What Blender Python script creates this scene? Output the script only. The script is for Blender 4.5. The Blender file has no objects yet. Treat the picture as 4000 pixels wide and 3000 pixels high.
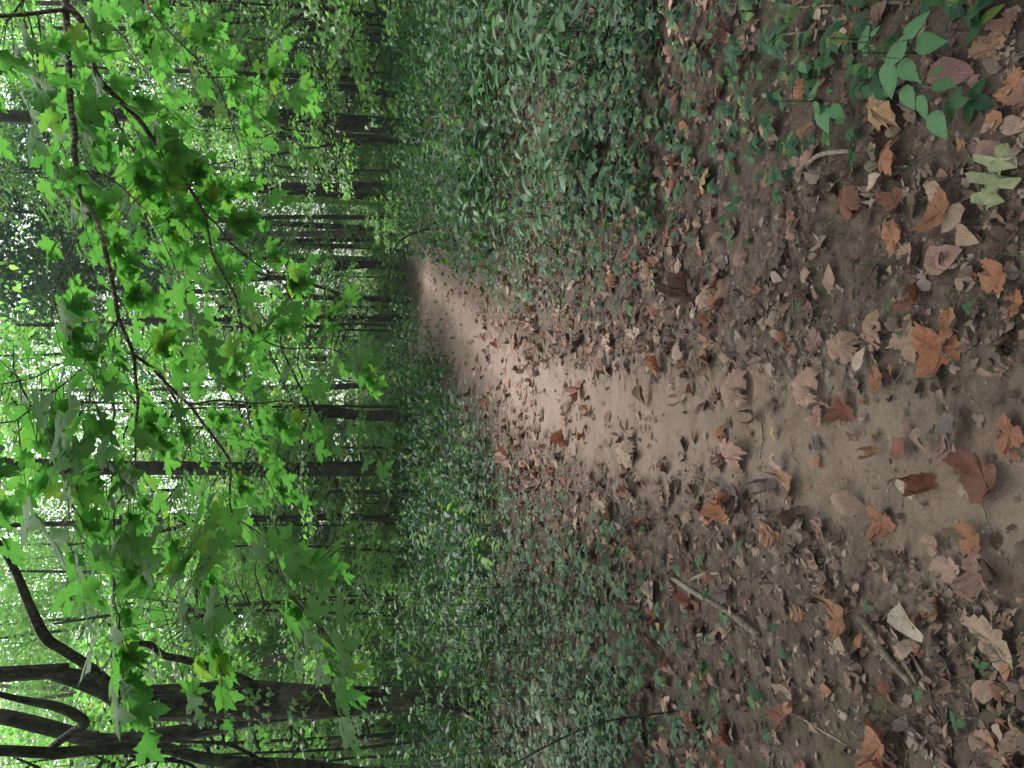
import bpy, math, random
import numpy as np
from mathutils import Vector, Matrix, noise as mnoise

R = math.radians
rnd = random.Random(11)
rng = np.random.default_rng(7)
scene = bpy.context.scene
COL = scene.collection

# ------------------------------------------------------------------ camera, world, sun, exposure
CAM_H = 1.5
PITCH = R(10.2)
FOC = 28.0 / 36.0
cam_d = bpy.data.cameras.new("camera")
cam_d.lens = 28.0
cam_d.sensor_width = 36.0
cam_d.clip_start = 0.05
cam_d.clip_end = 1000
cam = bpy.data.objects.new("camera", cam_d)
COL.objects.link(cam)
FW = Vector((0, math.cos(PITCH), -math.sin(PITCH)))
UP = Vector((0, math.sin(PITCH), math.cos(PITCH)))
RT = Vector((1, 0, 0))
# the photograph was taken with the camera turned on its side: world up points to picture left
m = Matrix((-UP, RT, -FW)).transposed().to_4x4()
m.translation = Vector((0, 0, CAM_H))
cam.matrix_world = m
scene.camera = cam

SUN_EL, SUN_AZ = R(58), R(-25)          # azimuth measured from +Y towards +X; light comes from ahead, a little left
world = bpy.data.worlds.new("World")
scene.world = world
world.use_nodes = True
wn = world.node_tree.nodes
wl = world.node_tree.links
wn.clear()
sky = wn.new("ShaderNodeTexSky")
sky.sky_type = 'NISHITA'
sky.sun_disc = False
sky.sun_elevation = SUN_EL
sky.sun_rotation = SUN_AZ
sky.dust_density = 4.0
hs = wn.new("ShaderNodeHueSaturation")
hs.inputs['Saturation'].default_value = 0.25
bg = wn.new("ShaderNodeBackground")
bg.inputs['Strength'].default_value = 0.15
wo = wn.new("ShaderNodeOutputWorld")
wl.new(sky.outputs[0], hs.inputs['Color'])
wl.new(hs.outputs[0], bg.inputs['Color'])
wl.new(bg.outputs[0], wo.inputs['Surface'])

sun_d = bpy.data.lights.new("sun", 'SUN')
sun_d.energy = 1.5
sun_d.angle = R(14)
sun_d.color = (1.0, 0.97, 0.92)
sun = bpy.data.objects.new("sun", sun_d)
COL.objects.link(sun)
sd = Vector((math.sin(SUN_AZ) * math.cos(SUN_EL), math.cos(SUN_AZ) * math.cos(SUN_EL), math.sin(SUN_EL)))
sun.rotation_euler = sd.to_track_quat('Z', 'Y').to_euler()

scene.view_settings.view_transform = 'Standard'
scene.view_settings.look = 'None'
scene.view_settings.gamma = 1.0
scene.view_settings.use_curve_mapping = False
scene.view_settings.exposure = 1.55
scene.cycles.max_bounces = 8
scene.cycles.diffuse_bounces = 4
scene.cycles.glossy_bounces = 2
scene.cycles.transmission_bounces = 6
scene.cycles.sample_clamp_indirect = 6.0

HAZE = 0.0007
# ------------------------------------------------------------------ helpers
def ray(X, Y):
    """direction through a point of the photograph (2212 x 1659 px)"""
    return FW + UP * (-(X - 1106) / 2212 / FOC) + RT * (-(Y - 829.5) / 2212 / FOC)

def at_y(X, Y, y):
    d = ray(X, Y)
    return Vector((0, 0, CAM_H)) + d * (y / d.y)

def px(w, y):
    return w / 2212 / FOC * y

def bare_ground(X, Y):
    d = ray(X, Y)
    return Vector((0, 0, CAM_H)) + d * (-CAM_H / d.z)

import re
# the picture is turned on its side, so what is right of the walker lies towards the picture's top edge
TURN = [("at the bottom left corner", "in the lower right corner"), ("at the bottom right corner", "in the upper right corner"), ("at the bottom left", "at the lower right"), ("at the bottom right", "at the upper right"),
        ("at the lower left edge", "at the lower right corner"), ("at the right verge", "at the upper verge"), ("on the right verge", "on the upper verge"), ("on the right bank", "on the upper bank"), ("on the left margin", "on the lower margin"),
        ("at the left edge of the middle path", "at the lower edge of the middle path"), ("at the left of the path", "at the lower side of the path"), ("at the right of centre", "above centre"), ("on the far left edge", "on the far lower edge"),
        ("sky left of", "sky below"), ("at the left edge", "at the bottom edge"), ("at the right side above", "near the top beyond"), ("path's right edge", "path's upper edge"), ("at the far left", "near the bottom edge"), ("at the right side", "near the top"),
        ("to the right of", "above"), ("to the left of", "below"), ("right of centre", "above centre"), ("left of centre", "below centre"), ("just left of", "just below"), ("right of", "above"), ("left of", "below"),
        ("bottom left corner", "lower right corner"), ("bottom right corner", "upper right corner"), ("upper right", "upper left"), ("lower right", "upper right"), ("lower left", "lower right"), ("bottom left", "lower right"),
        ("bottom right", "upper right"), ("far left", "lowest part"), ("right edge", "top edge"), ("left edge", "bottom edge"), ("bottom edge", "right edge"), ("right hand", "upper"), ("left hand", "lower"), ("right side", "upper side"), ("left side", "lower side"), ("left margin", "lower margin"),
        ("right margin", "upper margin"), ("right verge", "upper verge"), ("right bank", "upper bank"), ("on the right", "near the picture's top"), ("on the left", "near the picture's bottom"),
        ("at the right", "near the picture's top"), ("at the left", "near the picture's bottom"), ("at the bottom", "at the picture's right"), ("halfway up", "halfway along"), ("rightmost", "uppermost"), ("above the", "left of the"), ("below the", "right of the"),
        ("leaning right", "leaning up the picture"), ("right stem", "upper stem"), ("left stem", "lower stem"), ("lower path", "near path"), ("at left", "lower in the picture"), ("at right", "near the top"), ("sky left", "sky below")]
TURN_D = dict(TURN)
TURN_RE = re.compile(r"\b(" + "|".join(re.escape(a) for a, _ in TURN) + r")\b")
def turned(t): return TURN_RE.sub(lambda k: TURN_D[k.group(1)], t)
def tag(o, label=None, cat=None, group=None, kind=None):
    if label: o['label'] = turned(label)
    if cat: o['category'] = cat
    if group: o['group'] = turned(group)
    if kind: o['kind'] = kind
    return o

def link(name, me, parent=None, mat=None):
    o = bpy.data.objects.new(name, me)
    COL.objects.link(o)
    if parent is not None: o.parent = parent
    if mat is not None and len(me.materials) == 0: me.materials.append(mat)
    return o

def empty(name, loc=(0, 0, 0), rz=0.0):
    o = bpy.data.objects.new(name, None)
    o.empty_display_size = 0.1
    COL.objects.link(o)
    o.location = loc
    o.rotation_euler = (0, 0, rz)
    return o

def make_mesh(name, V, F, mat=None, uv=None, smooth=False, attrs=None):
    V = np.asarray(V, dtype=np.float32); F = np.asarray(F, dtype=np.int32)
    me = bpy.data.meshes.new(name)
    k = F.shape[1]; n = len(F)
    me.vertices.add(len(V)); me.vertices.foreach_set("co", V.ravel())
    me.loops.add(n * k); me.loops.foreach_set("vertex_index", F.ravel())
    me.polygons.add(n)
    me.polygons.foreach_set("loop_start", np.arange(0, n * k, k, dtype=np.int32))
    me.polygons.foreach_set("loop_total", np.full(n, k, dtype=np.int32))
    if smooth: me.polygons.foreach_set("use_smooth", np.ones(n, dtype=bool))
    if uv is not None:
        l = me.uv_layers.new(name="UVMap")
        l.data.foreach_set("uv", np.asarray(uv, dtype=np.float32)[F.ravel()].ravel())
    if attrs:
        for an, av in attrs.items():
            a = me.attributes.new(an, 'FLOAT', 'POINT')
            a.data.foreach_set("value", np.asarray(av, dtype=np.float32))
    me.update(calc_edges=True)
    if mat is not None: me.materials.append(mat)
    return me

def vnoise(x, y, seed=0.0):
    """cheap smooth 2-D noise from sines, vectorised, about -1..1"""
    s = seed
    return (np.sin(x * 1.7 + 1.3 * np.sin(y * 1.1 + s) + s) * np.cos(y * 1.9 + 1.7 * np.sin(x * 0.9 - s)) +
            0.5 * np.sin(x * 4.1 + 2.1 * np.sin(y * 3.3 + s * 2)) * np.cos(y * 3.7 - x * 1.3 + s)) / 1.5

# ------------------------------------------------------------------ the path, from its edges in the photograph
EDGE = [(905, 588, 608), (930, 598, 634), (960, 618, 670), (1000, 655, 725), (1050, 705, 805), (1100, 760, 880),
        (1150, 778, 935), (1200, 788, 965), (1300, 790, 1010), (1400, 800, 1045), (1500, 812, 1065), (1600, 822, 1075),
        (1700, 830, 1095), (1800, 845, 1125), (1900, 850, 1190), (2000, 845, 1240), (2100, 830, 1280), (2212, 815, 1320)]
_rows = []
for X, a, b in EDGE:
    p = bare_ground(X, a); q = bare_ground(X, b)
    _rows.append((p.y, (p.x + q.x) / 2, (p.x - q.x) / 2))
_rows.sort()
_rows = [(-30.0, _rows[0][1] - 0.6, 0.45), (0.0, _rows[0][1] - 0.1, 0.45)] + _rows + [(25.5, _rows[-1][1] + 0.9, .2), (27.5, _rows[-1][1] + 2.6, -0.8), (38.0, _rows[-1][1] + 9, -2.0)]
PY = np.array([r[0] for r in _rows]); PC = np.array([r[1] for r in _rows]); PW = np.array([r[2] for r in _rows])

def path_dist(x, y):
    """signed: below 0 on the path, in metres"""
    return np.abs(x - np.interp(y, PY, PC)) - np.interp(y, PY, PW)

def gz(x, y):
    x = np.asarray(x, dtype=float); y = np.asarray(y, dtype=float)
    far = np.clip((y - 6) / 20, 0, 1)
    z = 0.035 * vnoise(x * 0.55, y * 0.55, 1.0) * (0.5 + far) + 0.10 * far * vnoise(x * 0.16, y * 0.16, 4.0)
    z = z + 0.012 * vnoise(x * 3.1, y * 3.1, 2.0)
    z = z + np.clip(x - 2.5, 0, 30) * 0.018 * np.clip(y / 10, 0, 1) + np.clip(y - 34, 0, 200) * 0.03
    d = path_dist(x, y)
    z = z - 0.035 * (1 / (1 + np.exp(np.clip(d * 9, -30, 30))))
    return z

def on_ground(X, Y, up=0.0):
    d = ray(X, Y); p = bare_ground(X, Y)
    for _ in range(4):
        z = float(gz(p.x, p.y))
        t = (CAM_H - z) / -d.z
        p = Vector((0, 0, CAM_H)) + d * t
    p.z = float(gz(p.x, p.y)) + up
    return p

# ------------------------------------------------------------------ materials
def new_mat(name):
    m = bpy.data.materials.new(name); m.use_nodes = True
    m.node_tree.nodes.clear()
    return m, m.node_tree.nodes, m.node_tree.links

def ramp(n, stops):
    r = n.new("ShaderNodeValToRGB")
    e = r.color_ramp.elements
    while len(e) > 1: e.remove(e[-1])
    e[0].position = stops[0][0]; e[0].color = (*stops[0][1], 1)
    for p, c in stops[1:]:
        x = e.new(p); x.color = (*c, 1)
    return r

def math_n(n, l, op, a, b=None, c=None, clamp=False):
    k = n.new("ShaderNodeMath"); k.operation = op; k.use_clamp = clamp
    for i, v in enumerate((a, b, c)):
        if v is None: continue
        if isinstance(v, (int, float)): k.inputs[i].default_value = v
        else: l.new(v, k.inputs[i])
    return k.outputs[0]

def mixrgb(n, l, fac, a, b, mode='MIX'):
    k = n.new("ShaderNodeMix"); k.data_type = 'RGBA'; k.blend_type = mode
    for s, v in ((0, fac), (6, a), (7, b)):
        if isinstance(v, (int, float)): k.inputs[s].default_value = v
        elif isinstance(v, tuple): k.inputs[s].default_value = (*v, 1)
        else: l.new(v, k.inputs[s])
    return k.outputs[2]

def tex_noise(n, l, scale, detail=4, rough=0.6, vec=None, dist=0.0):
    t = n.new("ShaderNodeTexNoise"); t.inputs['Scale'].default_value = scale
    t.inputs['Detail'].default_value = detail; t.inputs['Roughness'].default_value = rough
    t.inputs['Distortion'].default_value = dist
    if vec is not None: l.new(vec, t.inputs['Vector'])
    return t.outputs[0]

def leaf_mat(name, stops, trans=0.45, tint=(1.15, 1.25, 0.55), rough=0.42, spec=0.5, vein=None, objcol=False, mottle=0.25, spots=0.0):
    """leaf: colour picked per leaf, veins from the leaf's own coordinates, light passing through"""
    m, n, l = new_mat(name)
    out = n.new("ShaderNodeOutputMaterial")
    geo = n.new("ShaderNodeNewGeometry")
    if objcol:
        oi = n.new("ShaderNodeObjectInfo"); col = oi.outputs['Color']
    else:
        rp = ramp(n, stops); l.new(geo.outputs['Random Per Island'], rp.inputs[0]); col = rp.outputs[0]
    tc = n.new("ShaderNodeTexCoord")
    nz = tex_noise(n, l, 5.0 if objcol else 25.0, 6, 0.75, tc.outputs['Object'])
    k = math_n(n, l, 'MULTIPLY_ADD', nz, mottle * 2, 1 - mottle)
    kc = n.new("ShaderNodeCombineColor")
    for i in range(3): l.new(k, kc.inputs[i])
    col = mixrgb(n, l, 1.0, col, kc.outputs[0], 'MULTIPLY')
    h = nz
    if vein:
        uvn = n.new("ShaderNodeUVMap"); sp = n.new("ShaderNodeSeparateXYZ"); l.new(uvn.outputs[0], sp.inputs[0])
        x, y = sp.outputs[0], sp.outputs[1]
        ax = math_n(n, l, 'ABSOLUTE', x)
        if vein == 'palm':
            an = math_n(n, l, 'ARCTAN2', ax, math_n(n, l, 'ADD', y, 0.02))
            w = math_n(n, l, 'PINGPONG', an, 0.45)              # primary veins about 0.9 rad apart
            rr = math_n(n, l, 'SQRT', math_n(n, l, 'ADD', math_n(n, l, 'MULTIPLY', x, x), math_n(n, l, 'MULTIPLY', y, y)))
            dline = math_n(n, l, 'MULTIPLY', rr, w)
            v1 = math_n(n, l, 'SUBTRACT', 1.0, math_n(n, l, 'DIVIDE', dline, 0.014), clamp=True)
            s2 = math_n(n, l, 'PINGPONG', math_n(n, l, 'SUBTRACT', math_n(n, l, 'MULTIPLY', rr, 8.0), math_n(n, l, 'MULTIPLY', w, 7.0)), 0.5)
            v2 = math_n(n, l, 'SUBTRACT', 1.0, math_n(n, l, 'DIVIDE', s2, 0.09), clamp=True)
        else:
            v1 = math_n(n, l, 'SUBTRACT', 1.0, math_n(n, l, 'DIVIDE', ax, 0.016), clamp=True)
            s2 = math_n(n, l, 'PINGPONG', math_n(n, l, 'SUBTRACT', math_n(n, l, 'MULTIPLY', y, 9.0), math_n(n, l, 'MULTIPLY', ax, 9.0)), 0.5)
            v2 = math_n(n, l, 'SUBTRACT', 1.0, math_n(n, l, 'DIVIDE', s2, 0.10), clamp=True)
        vv = math_n(n, l, 'MAXIMUM', math_n(n, l, 'MULTIPLY', v1, 0.8), math_n(n, l, 'MULTIPLY', v2, 0.3))
        li = mixrgb(n, l, 1.0, col, (1.55, 1.5, 1.4), 'MULTIPLY')
        col = mixrgb(n, l, math_n(n, l, 'MULTIPLY', vv, 0.95 if objcol else 0.6), col, li)
        h = math_n(n, l, 'SUBTRACT', nz, math_n(n, l, 'MULTIPLY', vv, 0.5))
    if spots > 0:
        nz2 = tex_noise(n, l, 13.0 if objcol else 10.0, 2, 0.5, tc.outputs['Object'])
        sp_ = math_n(n, l, 'MULTIPLY', math_n(n, l, 'GREATER_THAN', nz2, 0.66), spots)
        col = mixrgb(n, l, sp_, col, (0.035, 0.022, 0.014))
    bp = n.new("ShaderNodeBump"); bp.inputs['Strength'].default_value = 0.7 if objcol else 0.35; bp.inputs['Distance'].default_value = 0.01 if objcol else 0.004
    l.new(h, bp.inputs['Height'])
    pb = n.new("ShaderNodeBsdfPrincipled")
    pb.inputs['Roughness'].default_value = rough
    pb.inputs['Specular IOR Level'].default_value = spec
    l.new(col, pb.inputs['Base Color']); l.new(bp.outputs[0], pb.inputs['Normal'])
    if trans > 0:
        tr = n.new("ShaderNodeBsdfTranslucent")
        l.new(mixrgb(n, l, 1.0, col, tint, 'MULTIPLY'), tr.inputs['Color'])
        mx = n.new("ShaderNodeMixShader"); mx.inputs[0].default_value = trans
        l.new(pb.outputs[0], mx.inputs[1]); l.new(tr.outputs[0], mx.inputs[2])
        l.new(mx.outputs[0], out.inputs[0])
    else:
        l.new(pb.outputs[0], out.inputs[0])
    return m

def bark_mat(name, c1, c2, scale=1.0, moss=0.0, bump=0.6):
    m, n, l = new_mat(name)
    out = n.new("ShaderNodeOutputMaterial"); pb = n.new("ShaderNodeBsdfPrincipled")
    tc = n.new("ShaderNodeTexCoord"); mp = n.new("ShaderNodeMapping")
    mp.inputs['Scale'].default_value = (22 * scale, 22 * scale, 3.5 * scale)
    l.new(tc.outputs['Object'], mp.inputs[0])
    a = tex_noise(n, l, 1.0, 7, 0.7, mp.outputs[0], 0.6)
    vo = n.new("ShaderNodeTexVoronoi"); vo.feature = 'DISTANCE_TO_EDGE'; vo.inputs['Scale'].default_value = 0.9
    l.new(mp.outputs[0], vo.inputs['Vector'])
    cr = math_n(n, l, 'MULTIPLY', vo.outputs[0], 3.0, clamp=True)
    f = math_n(n, l, 'MULTIPLY', a, cr)
    rp = ramp(n, [(0.12, c1), (0.6, c2)]); l.new(f, rp.inputs[0])
    big = tex_noise(n, l, 2.3, 4, 0.6, tc.outputs['Object'])
    col = mixrgb(n, l, math_n(n, l, 'MULTIPLY', math_n(n, l, 'SUBTRACT', big, 0.5, clamp=True), 2.2), rp.outputs[0], tuple(x * 1.9 for x in c2))
    if moss > 0:
        mo = math_n(n, l, 'MULTIPLY', math_n(n, l, 'MULTIPLY', math_n(n, l, 'SUBTRACT', tex_noise(n, l, 5.0, 5, 0.7, tc.outputs['Object']), 0.45, clamp=True), 6.0, clamp=True), moss)
        col = mixrgb(n, l, mo, col, (0.06, 0.085, 0.03))
    l.new(col, pb.inputs['Base Color']); pb.inputs['Roughness'].default_value = 0.9
    pb.inputs['Specular IOR Level'].default_value = 0.2
    b = n.new("ShaderNodeBump"); b.inputs['Strength'].default_value = bump; b.inputs['Distance'].default_value = 0.03
    l.new(f, b.inputs['Height']); l.new(b.outputs[0], pb.inputs['Normal']); l.new(pb.outputs[0], out.inputs[0])
    return m

def soil_mat():
    m, n, l = new_mat("forest_soil")
    out = n.new("ShaderNodeOutputMaterial"); pb = n.new("ShaderNodeBsdfPrincipled")
    tc = n.new("ShaderNodeTexCoord"); P = tc.outputs['Object']
    at = n.new("ShaderNodeAttribute"); at.attribute_name = "path"
    n1 = tex_noise(n, l, 3.2, 6, 0.65, P, 0.4); n2 = tex_noise(n, l, 14, 6, 0.7, P); n3 = tex_noise(n, l, 70, 5, 0.7, P)
    n4 = tex_noise(n, l, 1.1, 3, 0.5, P)
    # path strength broken up at its edge
    e = math_n(n, l, 'ADD', at.outputs['Fac'], math_n(n, l, 'MULTIPLY', math_n(n, l, 'SUBTRACT', n1, 0.5), 1.1))
    e = math_n(n, l, 'ADD', e, math_n(n, l, 'MULTIPLY', math_n(n, l, 'SUBTRACT', n2, 0.5), 0.9))
    pm = n.new("ShaderNodeMapRange"); pm.inputs['From Min'].default_value = 0.14; pm.inputs['From Max'].default_value = 0.74
    l.new(e, pm.inputs['Value'])
    dark = ramp(n, [(0.28, (0.045, 0.030, 0.025)), (0.5, (0.130, 0.090, 0.076)), (0.7, (0.230, 0.170, 0.146))]); l.new(n2, dark.inputs[0])
    sand = ramp(n, [(0.25, (0.145, 0.102, 0.084)), (0.5, (0.230, 0.165, 0.138)), (0.8, (0.315, 0.238, 0.202))]); l.new(math_n(n, l, 'ADD', math_n(n, l, 'MULTIPLY', n1, 0.6), math_n(n, l, 'MULTIPLY', n3, 0.4)), sand.inputs[0])
    col = mixrgb(n, l, pm.outputs[0], dark.outputs[0], sand.outputs[0])
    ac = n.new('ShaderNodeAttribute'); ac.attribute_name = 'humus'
    col = mixrgb(n, l, math_n(n, l, 'MULTIPLY', ac.outputs['Fac'], 0.8), col, mixrgb(n, l, 1.0, dark.outputs[0], (0.42, 0.40, 0.40), 'MULTIPLY'))  # canopy shade painted into the soil colour under the plant cover
    # dark crumbs
    vo = n.new("ShaderNodeTexVoronoi"); vo.inputs['Scale'].default_value = 95; l.new(P, vo.inputs['Vector'])
    cr = math_n(n, l, 'MULTIPLY', math_n(n, l, 'LESS_THAN', vo.outputs['Distance'], 0.24), math_n(n, l, 'GREATER_THAN', n2, 0.53))
    col = mixrgb(n, l, math_n(n, l, 'MULTIPLY', cr, 0.55), col, (0.05, 0.034, 0.024))
    # moss away from the path
    ms = math_n(n, l, 'MULTIPLY', math_n(n, l, 'SUBTRACT', math_n(n, l, 'ADD', math_n(n, l, 'MULTIPLY', n4, 0.5), math_n(n, l, 'MULTIPLY', n2, 0.5)), 0.53, clamp=True), 9.0, clamp=True)
    ms = math_n(n, l, 'MULTIPLY', ms, math_n(n, l, 'SUBTRACT', 0.75, math_n(n, l, 'MULTIPLY', pm.outputs[0], 0.75)))
    col = mixrgb(n, l, ms, col, mixrgb(n, l, n3, (0.035, 0.045, 0.018), (0.085, 0.10, 0.04)))
    l.new(col, pb.inputs['Base Color']); pb.inputs['Roughness'].default_value = 0.95; pb.inputs['Specular IOR Level'].default_value = 0.15
    hgt = math_n(n, l, 'ADD', math_n(n, l, 'MULTIPLY', n2, 1.0), math_n(n, l, 'MULTIPLY', n3, 0.55))
    hgt = math_n(n, l, 'SUBTRACT', hgt, math_n(n, l, 'MULTIPLY', cr, -0.12))
    st = math_n(n, l, 'SUBTRACT', 1.0, math_n(n, l, 'MULTIPLY', pm.outputs[0], 0.25))
    b = n.new("ShaderNodeBump"); b.inputs['Distance'].default_value = 0.035
    l.new(st, b.inputs['Strength']); l.new(hgt, b.inputs['Height']); l.new(b.outputs[0], pb.inputs['Normal'])
    l.new(pb.outputs[0], out.inputs[0])
    return m

G_FAR = [(0, (0.080, 0.185, 0.062)), (0.4, (0.115, 0.240, 0.082)), (0.75, (0.150, 0.275, 0.095)), (0.985, (0.18, 0.24, 0.07)), (1, (0.26, 0.15, 0.06))]
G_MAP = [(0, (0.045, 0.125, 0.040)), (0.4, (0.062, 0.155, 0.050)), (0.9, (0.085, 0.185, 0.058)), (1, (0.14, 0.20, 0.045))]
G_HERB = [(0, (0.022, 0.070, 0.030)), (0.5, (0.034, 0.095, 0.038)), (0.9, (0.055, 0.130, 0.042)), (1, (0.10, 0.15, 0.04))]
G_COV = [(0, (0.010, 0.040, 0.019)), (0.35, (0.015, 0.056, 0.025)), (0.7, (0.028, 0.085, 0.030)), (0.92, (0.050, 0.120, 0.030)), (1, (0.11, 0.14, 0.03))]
G_DARK = [(0, (0.022, 0.060, 0.026)), (0.6, (0.034, 0.085, 0.032)), (1, (0.05, 0.11, 0.035))]
BROWN = [(0, (0.052, 0.030, 0.022)), (0.25, (0.093, 0.056, 0.043)), (0.45, (0.154, 0.093, 0.073)), (0.62, (0.211, 0.134, 0.106)), (0.78, (0.269, 0.185, 0.147)),
         (0.86, (0.237, 0.099, 0.054)), (0.93, (0.157, 0.059, 0.042)), (1, (0.328, 0.244, 0.193))]
M_FAR = leaf_mat("far_leaf", G_FAR, trans=0.55, tint=(1.9, 2.25, 1.3), rough=0.5, spec=0.4)
M_SAP = leaf_mat("sapling_leaf", G_FAR, trans=0.55, tint=(1.7, 2.1, 1.1), rough=0.42, spec=0.5)
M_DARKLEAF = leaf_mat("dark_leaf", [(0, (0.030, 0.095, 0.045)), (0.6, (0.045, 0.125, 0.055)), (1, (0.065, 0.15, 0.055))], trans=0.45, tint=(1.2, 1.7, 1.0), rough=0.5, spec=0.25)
M_MAPLE = leaf_mat("maple_leaf", G_MAP, trans=0.60, tint=(1.95, 2.4, 1.15), rough=0.5, spec=0.22, vein='palm')
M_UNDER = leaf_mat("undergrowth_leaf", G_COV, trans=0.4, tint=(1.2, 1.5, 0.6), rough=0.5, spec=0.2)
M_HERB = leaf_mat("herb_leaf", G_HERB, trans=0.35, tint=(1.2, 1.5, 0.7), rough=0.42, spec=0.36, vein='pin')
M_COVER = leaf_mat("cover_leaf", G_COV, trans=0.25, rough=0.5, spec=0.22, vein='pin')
M_LITTER = leaf_mat("litter_leaf", BROWN, trans=0.12, tint=(1.2, 0.9, 0.6), rough=0.8, spec=0.25, mottle=0.4)
M_DEADP = leaf_mat("dead_leaf_palmate", None, trans=0.10, tint=(1.2, 0.9, 0.6), rough=0.62, spec=0.35, vein='palm', objcol=True, mottle=0.75, spots=0.5)
M_DEADO = leaf_mat("dead_leaf_ovate", None, trans=0.10, tint=(1.2, 0.9, 0.6), rough=0.62, spec=0.35, vein='pin', objcol=True, mottle=0.75, spots=0.5)
M_NETTLE = leaf_mat("serrate_leaf", [(0, (0.060, 0.165, 0.075)), (1, (0.085, 0.195, 0.080))], trans=0.3, rough=0.5, spec=0.4, vein='pin', spots=0.5)
M_BARK = bark_mat("bark", (0.008, 0.007, 0.005), (0.058, 0.050, 0.042), 1.0, moss=0.35)
M_BARK_DARK = bark_mat("bark_dark", (0.004, 0.004, 0.003), (0.036, 0.031, 0.026), 1.0, moss=0.45)
M_BARK_PALE = bark_mat("bark_pale", (0.09, 0.07, 0.055), (0.24, 0.19, 0.15), 1.2)
M_TWIG = bark_mat("twig_bark", (0.050, 0.043, 0.036), (0.24, 0.21, 0.18), 3.0, bump=0.3)
M_STICK = bark_mat("stick_bark", (0.09, 0.07, 0.055), (0.27, 0.225, 0.185), 3.0, bump=0.4)
M_STEM = bark_mat("green_stem", (0.03, 0.045, 0.018), (0.08, 0.10, 0.04), 4.0, bump=0.1)
M_SOIL = soil_mat()

# ------------------------------------------------------------------ leaf shapes
HALF = dict(
    maple=[(0, 0), (0.12, -0.07), (0.27, -0.04), (0.41, -0.09), (0.36, 0.06), (0.31, 0.14), (0.44, 0.17), (0.53, 0.23), (0.58, 0.34), (0.66, 0.46),
           (0.50, 0.46), (0.41, 0.53), (0.30, 0.47), (0.18, 0.42), (0.19, 0.56), (0.29, 0.67), (0.17, 0.71), (0.12, 0.84), (0, 1.0)],
    sycamore=[(0, 0), (0.14, -0.09), (0.30, -0.12), (0.33, -0.02), (0.47, -0.03), (0.49, 0.10), (0.62, 0.14), (0.62, 0.26), (0.74, 0.36), (0.56, 0.38),
              (0.54, 0.49), (0.40, 0.48), (0.31, 0.55), (0.42, 0.66), (0.29, 0.70), (0.27, 0.82), (0.14, 0.83), (0, 1.0)],
    oak=[(0, 0), (0.05, 0.10), (0.20, 0.13), (0.27, 0.21), (0.10, 0.28), (0.10, 0.37), (0.33, 0.38), (0.43, 0.50), (0.33, 0.56), (0.12, 0.52), (0.12, 0.62),
         (0.32, 0.67), (0.33, 0.78), (0.14, 0.78), (0.13, 0.90), (0, 1.0)],
    ovate=[(0, 0), (0.13, 0.06), (0.24, 0.18), (0.29, 0.34), (0.28, 0.50), (0.22, 0.66), (0.13, 0.82), (0, 1.0)],
    heart=[(0, 0), (0.14, -0.07), (0.30, 0.02), (0.37, 0.2), (0.33, 0.42), (0.22, 0.62), (0.11, 0.80), (0, 1.0)],
    lance=[(0, 0), (0.06, 0.10), (0.12, 0.28), (0.145, 0.45), (0.11, 0.66), (0.06, 0.84), (0, 1.0)],
    serrate=[(0, 0), (0.16, 0.03), (0.21, 0.09), (0.25, 0.115), (0.29, 0.195), (0.33, 0.215), (0.33, 0.305), (0.36, 0.33), (0.32, 0.425), (0.34, 0.45), (0.28, 0.55), (0.29, 0.56),
             (0.21, 0.67), (0.21, 0.69), (0.12, 0.79), (0.12, 0.81), (0.05, 0.90), (0, 1.0)],
    small=[(0, 0), (0.2, 0.2), (0.25, 0.5), (0, 1.0)],
    mini=[(0, 0), (0.30, 0.10), (0.50, 0.42), (0.22, 0.52), (0.16, 0.72), (0, 1.0)],
)

def leaf_shape(kind, ring=True, jag=0.0, seed=0):
    """flat leaf: base at the origin, tip at y=1; returns verts (N,2), tris"""
    h = HALF[kind]
    r_ = random.Random(seed)
    right = [(x, y) for x, y in h]
    left = [(-x, y) for x, y in h[1:-1]][::-1]
    o = right + left
    if jag: o = [(x * (1 + r_.uniform(-jag, jag)), y + r_.uniform(-jag, jag) * 0.3) for x, y in o]
    N = len(o); c = (0.0, 0.36)
    if kind in ('oak', 'lance', 'ovate', 'small', 'heart', 'serrate'):
        # strips from the midrib to each edge
        V = list(o); F = []
        nh = len(h); base = len(V); mids = [(0, y * 0.98 + 0.01) for x, y in h[1:-1]]
        V += mids
        def mid(i):
            return 0 if i == 0 else (nh - 1 if i == nh - 1 else base + i - 1)
        for i in range(nh - 1):
            a, b = i, i + 1
            la = 0 if a == 0 else N - a
            lb = nh - 1 if b == nh - 1 else N - b
            if mid(a) != a: F.append((a, b, mid(a)))
            if mid(b) != b: F.append((b, mid(b), mid(a)))
            if mid(a) != la: F.append((la, mid(a), lb))
            if mid(b) != lb: F.append((mid(a), mid(b), lb))
        return np.array(V), np.array([f for f in F if len(set(f)) == 3])
    V = list(o); F = []
    if ring:
        V += [(c[0] + (x - c[0]) * 0.5, c[1] + (y - c[1]) * 0.5) for x, y in o] + [c]
        ci = 2 * N
        for i in range(N):
            j = (i + 1) % N
            F += [(i, j, N + j), (i, N + j, N + i), (N + i, N + j, ci)]
    else:
        V += [c]
        for i in range(N): F.append((i, (i + 1) % N, N))
    return np.array(V), np.array(F)

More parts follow.
